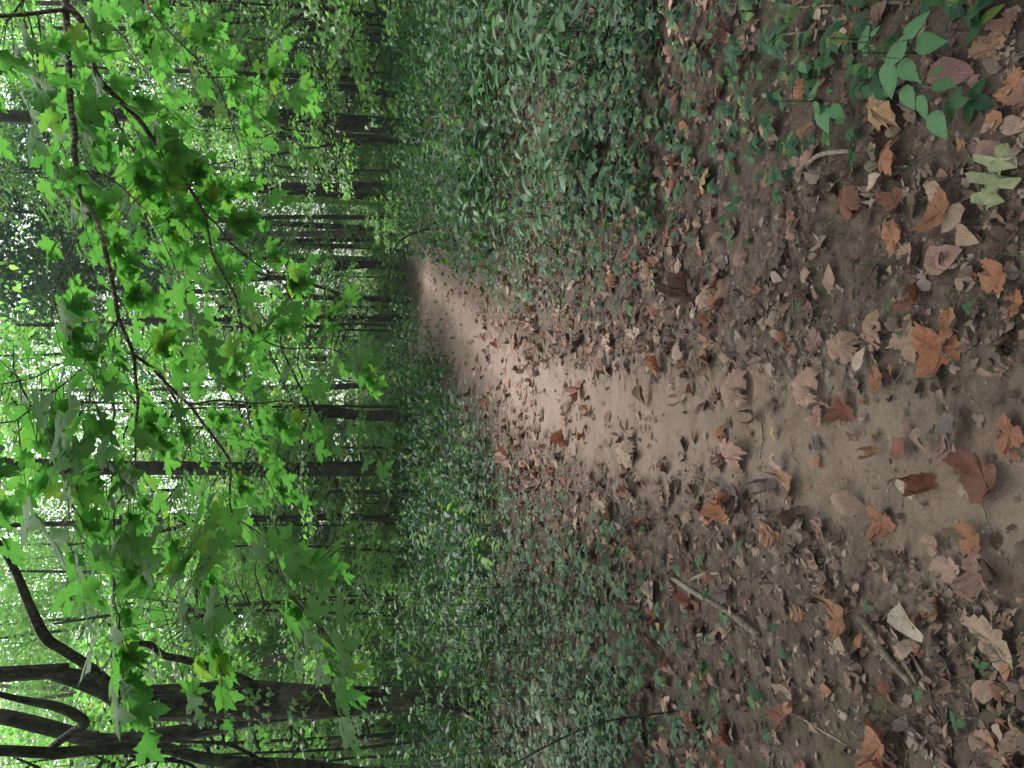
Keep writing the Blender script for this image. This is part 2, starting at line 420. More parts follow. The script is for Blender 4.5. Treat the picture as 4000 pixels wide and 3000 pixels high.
def bend(v2, fold=0.2, droop=0.15, roll=0.0, wave=0.03, cup=0.0, seed=0):
    x = v2[:, 0].copy(); y = v2[:, 1].copy()
    z = fold * np.abs(x) + wave * np.sin(9 * x + seed) * np.cos(7 * y + seed * 1.7) + cup * (x ** 2 + (y - 0.4) ** 2)
    # droop: bend along y like an arc
    if abs(droop) > 1e-4:
        k = droop * 2
        yy = np.sin(y * k) / k; z = z - (1 - np.cos(y * k)) / k
        y = yy
    if abs(roll) > 1e-4:
        k = roll
        a = x * k
        x = np.sin(a) / k * (1 - 0 * z); z = z + (1 - np.cos(a)) / k
    return np.stack([x, y, z], 1)

def frames(dirs, nrm):
    """rotation matrices whose y axis is dirs and z axis close to nrm (N,3,3, columns are axes)"""
    d = dirs / np.linalg.norm(dirs, axis=1, keepdims=True)
    x = np.cross(d, nrm); x /= np.linalg.norm(x, axis=1, keepdims=True) + 1e-9
    z = np.cross(x, d)
    return np.stack([x, d, z], 2)

class Batch:
    def __init__(self): self.V = []; self.F = []; self.U = []; self.n = 0
    def add(self, tv, tf, tuv, pos, rot, size):
        """copies of a template (tv) at pos (N,3) with rot (N,3,3) and size (N,)"""
        N = len(pos)
        if N == 0: return
        V = np.einsum('nij,kj->nki', rot, tv) * np.asarray(size)[:, None, None] + pos[:, None, :]
        k = len(tv)
        F = tf[None] + (np.arange(N) * k)[:, None, None] + self.n
        self.V.append(V.reshape(-1, 3)); self.F.append(F.reshape(-1, tf.shape[1]))
        self.U.append(np.tile(tuv, (N, 1))); self.n += N * k
    def raw(self, V, F, U=None):
        V = np.asarray(V); F = np.asarray(F)
        self.V.append(V); self.F.append(F + self.n); self.U.append(np.zeros((len(V), 2)) if U is None else U); self.n += len(V)
    def mesh(self, name, mat, smooth=False):
        return make_mesh(name, np.concatenate(self.V), np.concatenate(self.F), mat, np.concatenate(self.U), smooth)

def tube_arrays(pts, rad, sides=8, tri=True, lump=0.0, seed=0, close=False):
    pts = [Vector(p) for p in pts]
    n = len(pts); V = []; U = []
    t0 = (pts[1] - pts[0]).normalized()
    ref = Vector((1, 0, 0)) if abs(t0.x) < 0.8 else Vector((0, 1, 0))
    a = t0.cross(ref).normalized()
    L = 0
    for i, p in enumerate(pts):
        t = (pts[min(i + 1, n - 1)] - pts[max(i - 1, 0)]).normalized()
        a = (a - t * a.dot(t)).normalized(); b = t.cross(a)
        if i: L += (p - pts[i - 1]).length
        for s in range(sides):
            th = 2 * math.pi * s / sides
            r = rad[i]
            if sides >= 30: r *= 1 + 0.035 * (abs(mnoise.noise(Vector((math.cos(th) * 5 + seed, math.sin(th) * 5, L * 1.4)))) * 2.2 - 0.6)
            if lump: r *= 1 + lump * math.sin(th * 3 + seed + L * 2.3) * 0.5 + lump * mnoise.noise(Vector((math.cos(th) * 1.3 + seed, math.sin(th) * 1.3, L * 1.6)))
            V.append(p + (a * math.cos(th) + b * math.sin(th)) * r)
    F = []
    for i in range(n - 1):
        for s in range(sides):
            q = (i * sides + s, i * sides + (s + 1) % sides, (i + 1) * sides + (s + 1) % sides, (i + 1) * sides + s)
            F += [(q[0], q[1], q[2]), (q[0], q[2], q[3])]
    if close:
        for base, flip in ((0, True), ((n - 1) * sides, False)):
            for s in range(1, sides - 1):
                f = (base, base + s, base + s + 1)
                F.append(f[::-1] if flip else f)
    return np.array([tuple(v) for v in V]), np.array(F)

def resample(pts, rad, n):
    """Catmull-Rom through the points"""
    P = [Vector(p) for p in pts]
    if len(P) < 3:
        out = [P[0].lerp(P[-1], i / (n - 1)) for i in range(n)]
        return out, [rad[0] + (rad[-1] - rad[0]) * i / (n - 1) for i in range(n)]
    seg = [0.0]
    for i in range(1, len(P)): seg.append(seg[-1] + (P[i] - P[i - 1]).length)
    out = []; rr = []
    for i in range(n):
        s = seg[-1] * i / (n - 1); k = 0
        while k < len(P) - 2 and seg[k + 1] < s: k += 1
        t = (s - seg[k]) / max(1e-6, seg[k + 1] - seg[k])
        p0 = P[max(k - 1, 0)]; p1 = P[k]; p2 = P[k + 1]; p3 = P[min(k + 2, len(P) - 1)]
        q = 0.5 * ((2 * p1) + (p2 - p0) * t + (2 * p0 - 5 * p1 + 4 * p2 - p3) * t * t + (3 * p1 - p0 - 3 * p2 + p3) * t ** 3)
        out.append(q); rr.append(rad[k] + (rad[k + 1] - rad[k]) * t)
    return out, rr

def tube(name, pts, rad, mat, parent=None, sides=8, n=None, lump=0.0, seed=0, close=True, local=None):
    if n: pts, rad = resample(pts, rad, n)
    if local is not None: pts = [Vector(p) - local for p in pts]
    V, F = tube_arrays(pts, rad, sides, True, lump, seed, close)
    return link(name, make_mesh(name, V, F, mat, None, True), parent)

# ------------------------------------------------------------------ ground
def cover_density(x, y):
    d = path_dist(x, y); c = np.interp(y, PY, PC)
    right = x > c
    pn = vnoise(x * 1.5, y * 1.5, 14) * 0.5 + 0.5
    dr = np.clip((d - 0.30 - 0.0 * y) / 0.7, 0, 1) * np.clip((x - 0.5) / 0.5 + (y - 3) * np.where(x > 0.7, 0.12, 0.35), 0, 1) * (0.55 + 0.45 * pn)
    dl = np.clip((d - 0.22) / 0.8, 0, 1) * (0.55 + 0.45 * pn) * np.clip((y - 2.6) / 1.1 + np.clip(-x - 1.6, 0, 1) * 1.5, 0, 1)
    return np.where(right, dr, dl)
def spaced(lo_fine, hi_fine, step, lo, hi, grow=1.09):
    a = list(np.arange(lo_fine, hi_fine + 1e-6, step))
    s = step; v = a[-1]
    while v < hi: s *= grow; v += s; a.append(v)
    s = step; v = a[0]; b = []
    while v > lo: s *= grow; v -= s; b.append(v)
    return np.array(b[::-1] + a)
gx = spaced(-2.6, 2.6, 0.028, -180, 180); gy = spaced(1.2, 7.0, 0.028, -60, 300, 1.05)
XX, YY = np.meshgrid(gx, gy)
ZZ = gz(XX, YY)
nearf = np.clip(1 - (YY - 7) / 5, 0, 1)
dd = path_dist(XX, YY)
offp = np.clip(0.5 + dd * 3, 0.15, 1)
ZZ = ZZ + nearf * offp * (0.010 * vnoise(XX * 9, YY * 9, 3) + 0.006 * vnoise(XX * 23, YY * 21, 5) + 0.004 * vnoise(XX * 47, YY * 51, 8))
ny, nx = XX.shape
idx = np.arange(nx * ny).reshape(ny, nx)
Fq = np.stack([idx[:-1, :-1], idx[:-1, 1:], idx[1:, 1:], idx[1:, :-1]], -1).reshape(-1, 4)
pa = np.clip(0.5 - dd / 0.55, 0, 1)
pa = pa * np.clip(1.15 - 0.0 * YY, 0, 1)
i_ = cover_density(XX, YY) * np.clip((YY - 2.0) / 2.0, 0, 1)  # mask of the shade painted on the soil, follows the plant cover
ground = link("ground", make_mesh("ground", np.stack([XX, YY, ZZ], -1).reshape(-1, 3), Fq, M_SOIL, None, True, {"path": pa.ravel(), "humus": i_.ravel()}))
tag(ground, "brown forest soil crossed by a bare sandy footpath", None, None, 'structure')

# ------------------------------------------------------------------ leaf meshes for things
def leaf_mesh(kind, mat, n, **kw):
    out = []
    for i in range(n):
        v2, f = leaf_shape(kind, True, kw.get('jag', 0.06), seed=i * 7 + len(kind))
        v3 = bend(v2, rnd.uniform(*kw.get('fold', (0.0, 0.3))), rnd.uniform(*kw.get('droop', (0.0, 0.35))), rnd.uniform(*kw.get('roll', (0, 0))),
                  rnd.uniform(*kw.get('wave', (0.01, 0.03))), rnd.uniform(*kw.get('cup', (0, 0))), i * 2.1)
        out.append(make_mesh(kind + "_leaf", v3, f, mat, v2, True))
    return out
LM_MAPLE = leaf_mesh('maple', M_MAPLE, 8, droop=(0.1, 0.5), fold=(-0.05, 0.22))
LM_LANCE = leaf_mesh('lance', M_HERB, 4, droop=(0.1, 0.7), fold=(0.05, 0.35))
LM_OVATE = leaf_mesh('ovate', M_HERB, 4, droop=(0.0, 0.5), fold=(0.0, 0.3))
M_BRIGHT = leaf_mat('bright_leaf', G_MAP, trans=0.5, tint=(1.5, 1.8, 0.8), rough=0.42, spec=0.45, vein='pin')
LM_BRIGHT = leaf_mesh('ovate', M_BRIGHT, 4, droop=(0.1, 0.5), fold=(0.0, 0.3))
LM_SERR = leaf_mesh('serrate', M_NETTLE, 5, jag=0.02, droop=(0.1, 0.45), fold=(0.05, 0.25))

def put_leaf(name, me, pos, d, nrm, size, parent):
    fr = frames(np.array([d]), np.array([nrm]))[0]
    o = bpy.data.objects.new(name, me); COL.objects.link(o)
    mt = Matrix(fr.tolist()).to_4x4() @ Matrix.Diagonal((size, size, size, 1))
    mt.translation = Vector(pos)
    if parent is not None: o.parent = parent
    o.matrix_local = mt
    return o

# ------------------------------------------------------------------ crowns shared between trees
def template(kind, ring=False, **kw):
    v2, f = leaf_shape(kind, ring)
    return bend(v2, **kw), f, v2
T_SMALL = [template('small', fold=0.2, droop=0.2, wave=0.0), template('small', fold=0.0, droop=0.4, wave=0.02)]
T_MINI = [template('mini', fold=0.1, droop=0.2, wave=0.0), template('mini', fold=0.0, droop=0.4, wave=0.03)]

def crown_arrays(n_spray, zlo, zhi, rad, leaves, size, tmpl, flat=0.35, seed=0, top_taper=0.5, batch=None, twigs=None):
    r_ = np.random.default_rng(seed)
    B = batch or Batch()
    for s in range(n_spray):
        f = r_.random()
        z = zlo + (zhi - zlo) * f
        az = r_.random() * 2 * math.pi
        L = rad * (0.45 + 0.75 * r_.random()) * (1 - top_taper * f)
        d = np.array([math.cos(az), math.sin(az), r_.uniform(-0.05, 0.35)])
        side = np.array([-math.sin(az), math.cos(az), 0])
        t = np.sqrt(r_.random(leaves)) * 0.95 + 0.05
        w = (r_.random(leaves) - 0.5) * 2 * L * 0.38 * np.sin(np.clip(t, 0, 1) * 2.6)
        P = np.outer(t * L, d) + np.outer(w, side)
        P[:, 2] += z + r_.normal(0, 0.05 * rad * flat * 2, leaves) - 0.10 * L * t ** 2
        out = np.outer(np.ones(leaves), d) * 0.6 + np.outer(np.sign(w), side) + r_.normal(0, 0.4, (leaves, 3))
        out[:, 2] -= 0.25
        nr = np.stack([r_.normal(0, flat, leaves), r_.normal(0, flat, leaves), np.ones(leaves)], 1)
        rot = frames(out, nr)
        sz = size * r_.uniform(0.6, 1.25, leaves)
        half = leaves // 2
        for k, sl in enumerate((slice(0, half), slice(half, leaves))):
            B.add(*tmpl[k % len(tmpl)], P[sl], rot[sl], sz[sl])
        if twigs is not None:
            e = d * L * 0.9
            V, F = tube_arrays([(0, 0, z - 0.1 * L), tuple(d * L * 0.5 + np.array([0, 0, z])), tuple(e + np.array([0, 0, z - 0.08 * L]))], [0.012 * rad, 0.008 * rad, 0.002], 4)
            twigs.raw(V, F)
    return B

SAP = []       # understory crowns: 1 unit = 1 m, several metres tall
for i in range(7):
    tw = Batch()
    B = crown_arrays(32, (2.1, 0.7)[i % 2], 7.2, 2.1, 105, 0.11, T_MINI, 0.38, 100 + i, 0.35, None, tw)
    SAP.append((B.mesh("sapling_crown", M_SAP), tw.mesh("sapling_twigs", M_BARK_DARK, True)))
SHR = []       # low shrubs
for i in range(4):
    tw = Batch()
    B = crown_arrays(16, 0.2, 1.6, 0.9, 60, 0.085, T_SMALL, 0.4, 150 + i, 0.3, None, tw)
    SHR.append((B.mesh("shrub_foliage", M_SAP), tw.mesh("shrub_twigs", M_BARK_DARK, True)))
BIG = []       # canopy crowns: high
for i in range(4):
    B = crown_arrays(60, 0.0, 9.0, 4.6, 75, 0.24, T_SMALL, 0.5, 200 + i, 0.45)
    BIG.append(B.mesh("canopy_crown", M_FAR))
FARC = []      # crowns of far trees, foliage nearly to the ground
for i in range(5):
    B = crown_arrays(85, 0.8, 22.0, 5.2, 95, 0.23, T_SMALL, 0.6, 250 + i, 0.35)
    FARC.append(B.mesh("far_crown", M_FAR))
FARD = []
for i in range(2):
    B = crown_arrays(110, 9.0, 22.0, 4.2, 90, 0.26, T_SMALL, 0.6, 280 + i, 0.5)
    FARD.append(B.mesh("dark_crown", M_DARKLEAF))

def inst(name, me, parent, loc=(0, 0, 0), rz=0.0, s=1.0, kind=None):
    o = bpy.data.objects.new(name, me); COL.objects.link(o)
    if parent is not None: o.parent = parent
    o.location = loc; o.rotation_euler = (0, 0, rz); o.scale = (s, s, s) if not isinstance(s, tuple) else s
    if kind: o['kind'] = kind
    return o

# ------------------------------------------------------------------ trees read off the photograph
SIGHT = []
def photo_tree(label, pts, ws, y, bark=M_BARK, top=16.0, crown=None, limbs=(), group=None, sides=12, cs=1.0, lump=0.12, cat="tree"):
    """pts: (X, Y) of the stem's centre from the ground up, ws: widths in px"""
    SIGHT.append((pts[len(pts) // 2][1], max(ws), y))
    W = [at_y(X, Y, y) for X, Y in pts]
    rad = [px(w, y) / 2 for w in ws]
    g = float(gz(W[0].x, y))
    b = W[0].copy()
    if b.z > g: b = Vector((W[0].x, y, g))
    root = empty("tree", (b.x, b.y, g))
    P = [Vector((b.x, b.y, g - 0.25))] + ([Vector((b.x, b.y, g + 0.25))] if W[0].z > g + 0.4 else []) + [w for w in W if w.z > g + 0.3]
    rr = [rad[0] * 1.35] + ([rad[0] * 1.08] if W[0].z > g + 0.4 else []) + [r for w, r in zip(W, rad) if w.z > g + 0.3]
    # small wander in depth so that the stem is not a flat drawing
    for i in range(2, len(P)): P[i].y += 0.12 * math.sin(i * 1.7 + pts[0][1])
    if P[-1].z < top:
        d = (P[-1] - P[-2]); d.x *= 0.4; d.z = abs(d.z) + 1e-3; d.normalize()
        q = P[-1] + d * (top - P[-1].z); P.append(q); rr.append(rr[-1] * 0.55)
    L = root.location.copy()
    n = max(10, int((P[-1].z) * 3.0))
    tube("trunk", P, rr, bark, root, sides, min(n * (3 if sides >= 30 else 1), 130), lump, pts[0][1] * 0.1, True, L)
    for lp, lw in limbs:
        LP = [at_y(X, Y, y + 0.08 * i * (1 if len(lp) % 2 else -1)) for i, (X, Y) in enumerate(lp)]
        tube("limb", LP, [px(w, y) / 2 for w in lw], bark, root, 8, len(lp) * 4, 0.15, lp[0][1], True, L)
    if crown is not None:
        c = P[-1] - L
        inst("crown", BIG[crown % len(BIG)], root, (c.x, c.y, c.z - 8.0 * cs), rnd.uniform(0, 6), cs, 'stuff')
    tag(root, label, cat, group)
    return root

photo_tree("dark straight trunk standing just left of where the path bends away", [(925, 1012), (860, 1012), (700, 1013), (553, 1014), (400, 1012), (250, 1012), (120, 1008), (0, 1003)],
           [40, 33, 31, 30, 29, 29, 28, 27], 19.5, M_BARK_DARK, 18, 0, sides=32)
photo_tree("thick grey brown trunk rising from tall herbs on the right", [(885, 275), (830, 270), (700, 262), (600, 254), (520, 243), (440, 240), (360, 238), (270, 248), (180, 253), (0, 250)],
           [40, 37, 35, 33, 29, 26, 28, 26, 25, 24], 21, M_BARK_DARK, 17, None, sides=32)
photo_tree("massive dark double-stemmed tree with vines at the far left", [(1055, 1520), (1000, 1515), (900, 1512), (800, 1512), (700, 1510), (600, 1512), (500, 1515), (400, 1516), (300, 1508), (220, 1490), (120, 1465), (0, 1452)],
           [58, 48, 44, 50, 62, 74, 76, 70, 60, 40, 31, 28], 10.2, M_BARK, 13, 2, sides=48, cs=0.8, lump=0.2,
           limbs=[([(560, 1492), (533, 1470), (467, 1446), (400, 1426), (353, 1416), (323, 1393), (283, 1389), (255, 1373)], [20, 17, 16, 15, 14, 13, 11, 7]),
                  ([(260, 1500), (190, 1440), (130, 1400), (97, 1376), (63, 1306), (37, 1240), (0, 1176), (-60, 1110)], [22, 20, 19, 20, 17, 15, 13, 9]),
                  ([(900, 1525), (700, 1535), (550, 1552), (450, 1572), (350, 1590), (230, 1602), (100, 1570), (0, 1548), (-150, 1530)], [28, 28, 30, 36, 38, 34, 31, 32, 26])])
photo_tree("curving dark trunk at the left edge with a forked limb", [(1010, 1690), (900, 1672), (760, 1672), (640, 1662), (553, 1643), (450, 1632), (366, 1626), (200, 1626), (100, 1620), (0, 1617)],
           [34, 28, 25, 24, 25, 24, 23, 23, 22, 21], 9.0, M_BARK_DARK, 11, None, sides=12,
           limbs=[([(110, 1616), (150, 1585), (182, 1562), (160, 1542), (120, 1526), (66, 1516), (20, 1506), (-40, 1490)], [14, 15, 20, 20, 18, 14, 11, 8]),
                  ([(280, 1632), (320, 1641), (366, 1642), (410, 1652), (430, 1670)], [6, 8, 9, 8, 7]),
                  ([(560, 1640), (500, 1610), (450, 1604), (380, 1602)], [8, 8, 7, 5])])
photo_tree("slender dark trunk with a swollen bend left of centre", [(885, 895), (830, 897), (780, 899), (740, 893), (715, 889), (690, 887), (665, 884), (640, 880), (600, 878), (550, 876), (400, 872)],
           [24, 22, 21, 22, 28, 30, 22, 13, 10, 8, 6], 24, M_BARK_DARK, 13, None, sides=12)
photo_tree("straight dark pole-like trunk near the middle, beside a thinner one", [(845, 687), (700, 687), (553, 690), (420, 694), (300, 694), (170, 700)], [17, 15, 15, 13, 12, 9], 29, M_BARK_DARK, 15, None)
photo_tree("thin wavy sapling close behind the pole-like trunk in the middle", [(840, 703), (760, 700), (700, 705), (640, 701), (560, 709), (480, 706)], [7, 6, 6, 5, 5, 4], 26, M_BARK_DARK, 10, None, sides=8, cat="sapling")
photo_tree("thin bent trunk leaning right above the far end of the path", [(860, 646), (800, 644), (760, 641), (735, 636), (700, 622), (660, 613), (633, 607), (560, 590), (480, 560)], [9, 8, 8, 9, 8, 7, 7, 6, 5], 29, M_BARK_DARK, 9, None, sides=8)
photo_tree("brown trunk second from the right edge, leaning slightly", [(800, 75), (760, 68), (700, 57), (640, 51), (553, 46), (450, 52), (330, 55), (200, 60)], [27, 24, 24, 20, 14, 11, 9, 8], 27, M_BARK, 15, None,
           limbs=[([(560, 50), (530, 30), (520, 5)], [8, 7, 6])])
photo_tree("narrow dark stem just left of the leaning brown trunk", [(805, 88), (700, 88), (620, 84), (553, 82), (480, 78)], [8, 7, 7, 6, 5], 26, M_BARK_DARK, 9, None, sides=8)
photo_tree("thin far trunk nearest the right edge of the wood", [(790, 28), (700, 18), (620, 8), (560, -6)], [12, 10, 9, 8], 27, M_BARK_DARK, 9, None, sides=8)
photo_tree("right hand trunk of the close pair leaning together", [(810, 174), (760, 171), (700, 167), (640, 163), (560, 158)], [14, 13, 12, 11, 9], 29, M_BARK, 12, None)
photo_tree("left hand, curved trunk of the close pair leaning together", [(860, 206), (800, 199), (760, 193), (700, 184), (640, 177), (553, 166), (480, 155), (437, 141), (390, 122)], [17, 16, 15, 14, 14, 13, 12, 12, 8], 25, M_BARK_DARK, 9, None)
photo_tree("thin straight black stem beside the thick right hand trunk", [(830, 295), (700, 296), (553, 301), (440, 300)], [11, 10, 9, 7], 25, M_BARK_DARK, 10, None, sides=8)
photo_tree("bowed thin sapling curving away from the thick right hand trunk", [(830, 309), (760, 307), (700, 312), (620, 330), (553, 344), (480, 350), (420, 358)], [8, 7, 6, 6, 5, 4, 3], 22, M_BARK_DARK, 7, None, sides=8, cat="sapling")
photo_tree("whip thin stem midway between two groups of right hand trunks", [(820, 372), (700, 366), (620, 360), (553, 352)], [6, 6, 5, 4], 24, M_BARK, 8, None, sides=6, cat="sapling")
photo_tree("right stem of the twin trunks standing side by side", [(815, 404), (700, 401), (553, 397), (450, 392)], [15, 14, 13, 9], 31, M_BARK, 14, 3, cs=0.6)
photo_tree("left stem of the twin trunks standing side by side", [(820, 425), (700, 418), (553, 411), (460, 402)], [15, 14, 13, 9], 32, M_BARK_DARK, 14, None)
photo_tree("single thin grey trunk between the twin trunks and a pale pair", [(815, 471), (700, 470), (553, 470), (470, 472)], [10, 10, 8, 7], 30, M_BARK, 11, 0, cs=0.5)
photo_tree("pale brown trunk of the distant pair at the right of centre", [(805, 508), (740, 507), (680, 505), (600, 505)], [16, 15, 14, 12], 38, M_BARK_PALE, 15, 1, cs=0.7)
photo_tree("darker trunk touching the distant pale one right of centre", [(800, 519), (700, 517), (640, 520)], [9, 9, 8], 39, M_BARK, 12, None, sides=8)
photo_tree("short looking tilted trunk far off right of the path's end", [(800, 572), (750, 577), (690, 585), (600, 600)], [15, 14, 13, 9], 38, M_BARK, 14, 2, cs=0.6)
photo_tree("straight pale trunk far behind the swollen dark one", [(835, 832), (760, 834), (690, 836), (553, 838), (450, 840)], [13, 12, 12, 10, 9], 42, M_BARK_PALE, 18, 3, cs=0.8)
photo_tree("small hooked dead stem left of the large straight trunk", [(795, 1064), (760, 1063), (720, 1061), (706, 1067), (700, 1080)], [8, 8, 8, 7, 4], 22, M_BARK_DARK, 2.2, None, sides=8, cat="dead stem")
photo_tree("medium dark trunk reaching the bright sky left of the large straight one", [(850, 1122), (750, 1118), (640, 1118), (553, 1120), (400, 1124), (250, 1128), (120, 1130), (0, 1136)], [15, 14, 14, 14, 13, 12, 11, 9], 24, M_BARK_DARK, 14, None,
           limbs=[([(420, 1124), (370, 1142), (320, 1152), (270, 1160), (210, 1168), (140, 1180)], [8, 8, 7, 6, 5, 3])])
photo_tree("pale leaning trunk far back between the left hand trees", [(900, 1385), (820, 1393), (745, 1402), (670, 1412), (566, 1432), (480, 1450)], [20, 19, 19, 18, 16, 12], 30, M_BARK_PALE, 13, 1, cs=0.6)
photo_tree("thin dark stem against the bright gap on the left", [(840, 1330), (700, 1322), (600, 1316), (400, 1320), (330, 1322), (240, 1328), (120, 1345)], [8, 8, 7, 7, 7, 6, 5], 22, M_BARK_DARK, 8, None, sides=8)
photo_tree("thin stem with side twigs left of the medium dark trunk", [(860, 1190), (750, 1186), (640, 1180), (500, 1178)], [8, 7, 6, 4], 20, M_BARK_DARK, 7, None, sides=8, cat="sapling")
photo_tree("slim grey stem behind the left hand shrubs", [(900, 1607), (760, 1606), (700, 1610), (600, 1600)], [10, 9, 8, 7], 20, M_BARK_PALE, 8, None, sides=8)

NAMED = [(1012, "large straight trunk"), (262, "thick grey brown trunk"), (1510, "double stemmed tree"), (892, "swollen bent trunk"), (690, "straight pole-like trunk"), (625, "thin bent trunk"),
         (57, "leaning brown trunk"), (175, "close leaning pair"), (410, "twin trunks"), (470, "single thin grey trunk"), (507, "pale far pair"), (580, "short tilted trunk"), (835, "straight pale trunk"), (1118, "medium dark trunk"),
         (1320, "thin dark stem"), (1400, "pale leaning trunk"), (1635, "curving edge trunk"), (335, "bowed thin sapling")]
def beside(x, y):
    u = 829.5 - x / y * 2212 * FOC
    a, nm = min(NAMED, key=lambda q: abs(q[0] - u))
    return ("left of" if u > a else "right of") + " the " + nm

# more trunks of the wood behind, past the ones that can be told apart
def random_xy(y0, y1, spread=0.62):
    y = rnd.uniform(y0, y1); return rnd.uniform(-spread, spread) * y, y
for i in range(56):
    x, y = random_xy(34, 58)
    if i % 5 == 0: x = rnd.uniform(0.02, 0.55) * y
    g = float(gz(x, y))
    root = empty("tree", (x, y, g))
    h = rnd.uniform(13, 20); r0 = rnd.uniform(0.07, 0.18)
    lean = rnd.uniform(-1.2, 1.2)
    tube("trunk", [(0, 0, -0.3), (lean * 0.1, 0, h * 0.3), (lean * 0.5, rnd.uniform(-.5, .5), h * 0.65), (lean, 0, h)], [r0 * 1.2, r0, r0 * 0.75, r0 * 0.3], rnd.choice([M_BARK, M_BARK_PALE]), root, 8, 14, 0.1, i)
    u = 829.5 - x / y * 2212 * FOC           # keep the upper left of the picture open to the sky
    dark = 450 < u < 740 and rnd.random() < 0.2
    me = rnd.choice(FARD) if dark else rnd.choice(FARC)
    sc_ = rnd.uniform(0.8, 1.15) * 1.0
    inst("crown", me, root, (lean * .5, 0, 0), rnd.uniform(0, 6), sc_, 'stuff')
    tag(root, f"{'thick' if r0 > 0.12 else 'slim'} background trunk {'deep in' if y > 46 else 'within'} the wood, {beside(x, y)}", "tree", "background trees of the wood")

tree2 = next(o for o in bpy.data.objects if 'double-stemmed' in o.get('label', ''))
B = Batch(); n = 330
Yc = np.interp
ips = []
for k in range(n):
    X = rnd.uniform(280, 1000)
    cy = float(np.interp(X, [220, 300, 400, 600, 800, 1000], [1490, 1508, 1516, 1512, 1512, 1515])); w = float(np.interp(X, [220, 300, 400, 600, 800, 1000], [44, 68, 78, 80, 56, 54]))
    if mnoise.noise(Vector((X * 0.012, 0, 3))) < -0.05: continue
    a = rnd.uniform(-1.25, 1.25); r_ = px(w, 10.2) / 2
    p = at_y(X, cy, 10.2) + Vector((math.sin(a) * r_, -math.cos(a) * r_ - rnd.uniform(0.03, 0.12), 0)) - tree2.location
    ips.append((tuple(p), (rnd.gauss(0, .6), -0.6, -0.5 + rnd.gauss(0, .4)), (rnd.gauss(0, .4), -0.7, 0.8), rnd.uniform(0.05, 0.11)))
pp = np.array([i[0] for i in ips])
B.add(*T_MINI[0], pp, frames(np.array([i[1] for i in ips]), np.array([i[2] for i in ips])), np.array([i[3] for i in ips]))
link("climbing_leaves", B.mesh("climbing_leaves", M_SAP), tree2)['kind'] = 'stuff'

r5 = random.Random(5)
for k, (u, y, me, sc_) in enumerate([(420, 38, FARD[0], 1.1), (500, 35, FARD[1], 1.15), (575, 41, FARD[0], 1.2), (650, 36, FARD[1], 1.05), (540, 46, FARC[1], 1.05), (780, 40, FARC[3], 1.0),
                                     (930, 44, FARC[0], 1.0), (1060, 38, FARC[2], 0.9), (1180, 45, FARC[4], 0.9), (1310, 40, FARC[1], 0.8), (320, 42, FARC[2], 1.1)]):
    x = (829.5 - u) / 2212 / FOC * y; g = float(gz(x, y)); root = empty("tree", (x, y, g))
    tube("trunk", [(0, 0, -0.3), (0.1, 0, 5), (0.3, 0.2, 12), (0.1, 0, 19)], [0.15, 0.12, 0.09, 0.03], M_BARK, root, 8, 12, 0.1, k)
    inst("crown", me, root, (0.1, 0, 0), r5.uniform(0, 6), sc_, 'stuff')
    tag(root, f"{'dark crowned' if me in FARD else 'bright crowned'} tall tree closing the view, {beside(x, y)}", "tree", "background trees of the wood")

# saplings: bright layered understory
def clear_of_path(x, y, d=1.2): return float(path_dist(x, y)) > d
n_s = 0; tries = 0
sap_spots = []
while n_s < 108 and tries < 6000:
    tries += 1
    x, y = random_xy(13, 46, 0.60)
    if not clear_of_path(x, y, 0.8): continue
    u = 829.5 - x / y * 2212 * FOC
    if y < 20 and rnd.random() < 0.55: continue
    if any(abs(u - a) < 0.5 * w + 1.3 / y * 1720 and y < d + 1 and w > 12 for a, w, d in SIGHT) and rnd.random() < 0.93: continue
    if any((x - a) ** 2 + (y - b) ** 2 < (0.9 + 0.03 * y) ** 2 for a, b in sap_spots): continue
    sap_spots.append((x, y)); n_s += 1
for i, (x, y) in enumerate(sap_spots):
    g = float(gz(x, y)); root = empty("sapling", (x, y, g), rnd.uniform(0, 6))
    s = rnd.uniform(0.75, 1.35) * (0.8 if y < 17 else 1.1)
    cr, tw = SAP[i % len(SAP)]
    ln = rnd.uniform(-0.5, 0.5)
    tube("trunk", [(0, 0, -0.2), (0.08, 0.05, 1.5 * s), (-0.05, 0.1, 4 * s), (0, 0, 6.6 * s)], [0.035 * s, 0.03 * s, 0.02 * s, 0.006], M_BARK_DARK, root, 6, 9, 0.1, i)
    inst("twigs", tw, root, (0, 0, 0), 0, s, "stuff")
    inst("crown", cr, root, (0, 0, 0), 0, s, 'stuff')
    near = "nearer" if y < 22 else "farther"
    side = "left" if x < float(np.interp(y, PY, PC)) else "right"
    tag(root, f"{'tall' if s > 1.0 else 'short'} leafy sapling {'in the nearer wood' if near == 'nearer' else 'farther back'}, {beside(x, y)}", "sapling", "understory saplings")

# low shrubs between the trunks
sh = 0; tries = 0
while sh < 85 and tries < 5000:
    tries += 1
    x, y = random_xy(18, 46, 0.58)
    if not clear_of_path(x, y, 0.9): continue
    u = 829.5 - x / y * 2212 * FOC
    if any(abs(u - a) < 0.5 * w + 0.8 / y * 1720 and y < d + 0.5 and w > 12 for a, w, d in SIGHT) and rnd.random() < 0.85: continue
    sh += 1
    g = float(gz(x, y)); root = empty("shrub", (x, y, g), rnd.uniform(0, 6))
    s = rnd.uniform(0.6, 1.25)
    f, tw = SHR[sh % len(SHR)]
    inst("foliage", f, root, (0, 0, 0), 0, s, 'stuff'); inst("stems", tw, root, (0, 0, 0), 0, s)
    side = "left" if x < float(np.interp(y, PY, PC)) else "right"
    tag(root, f"{'larger' if s > 0.9 else 'small'} low leafy shrub {'near' if y < 26 else 'far back'}, {beside(x, y)}", "shrub", "low shrubs")

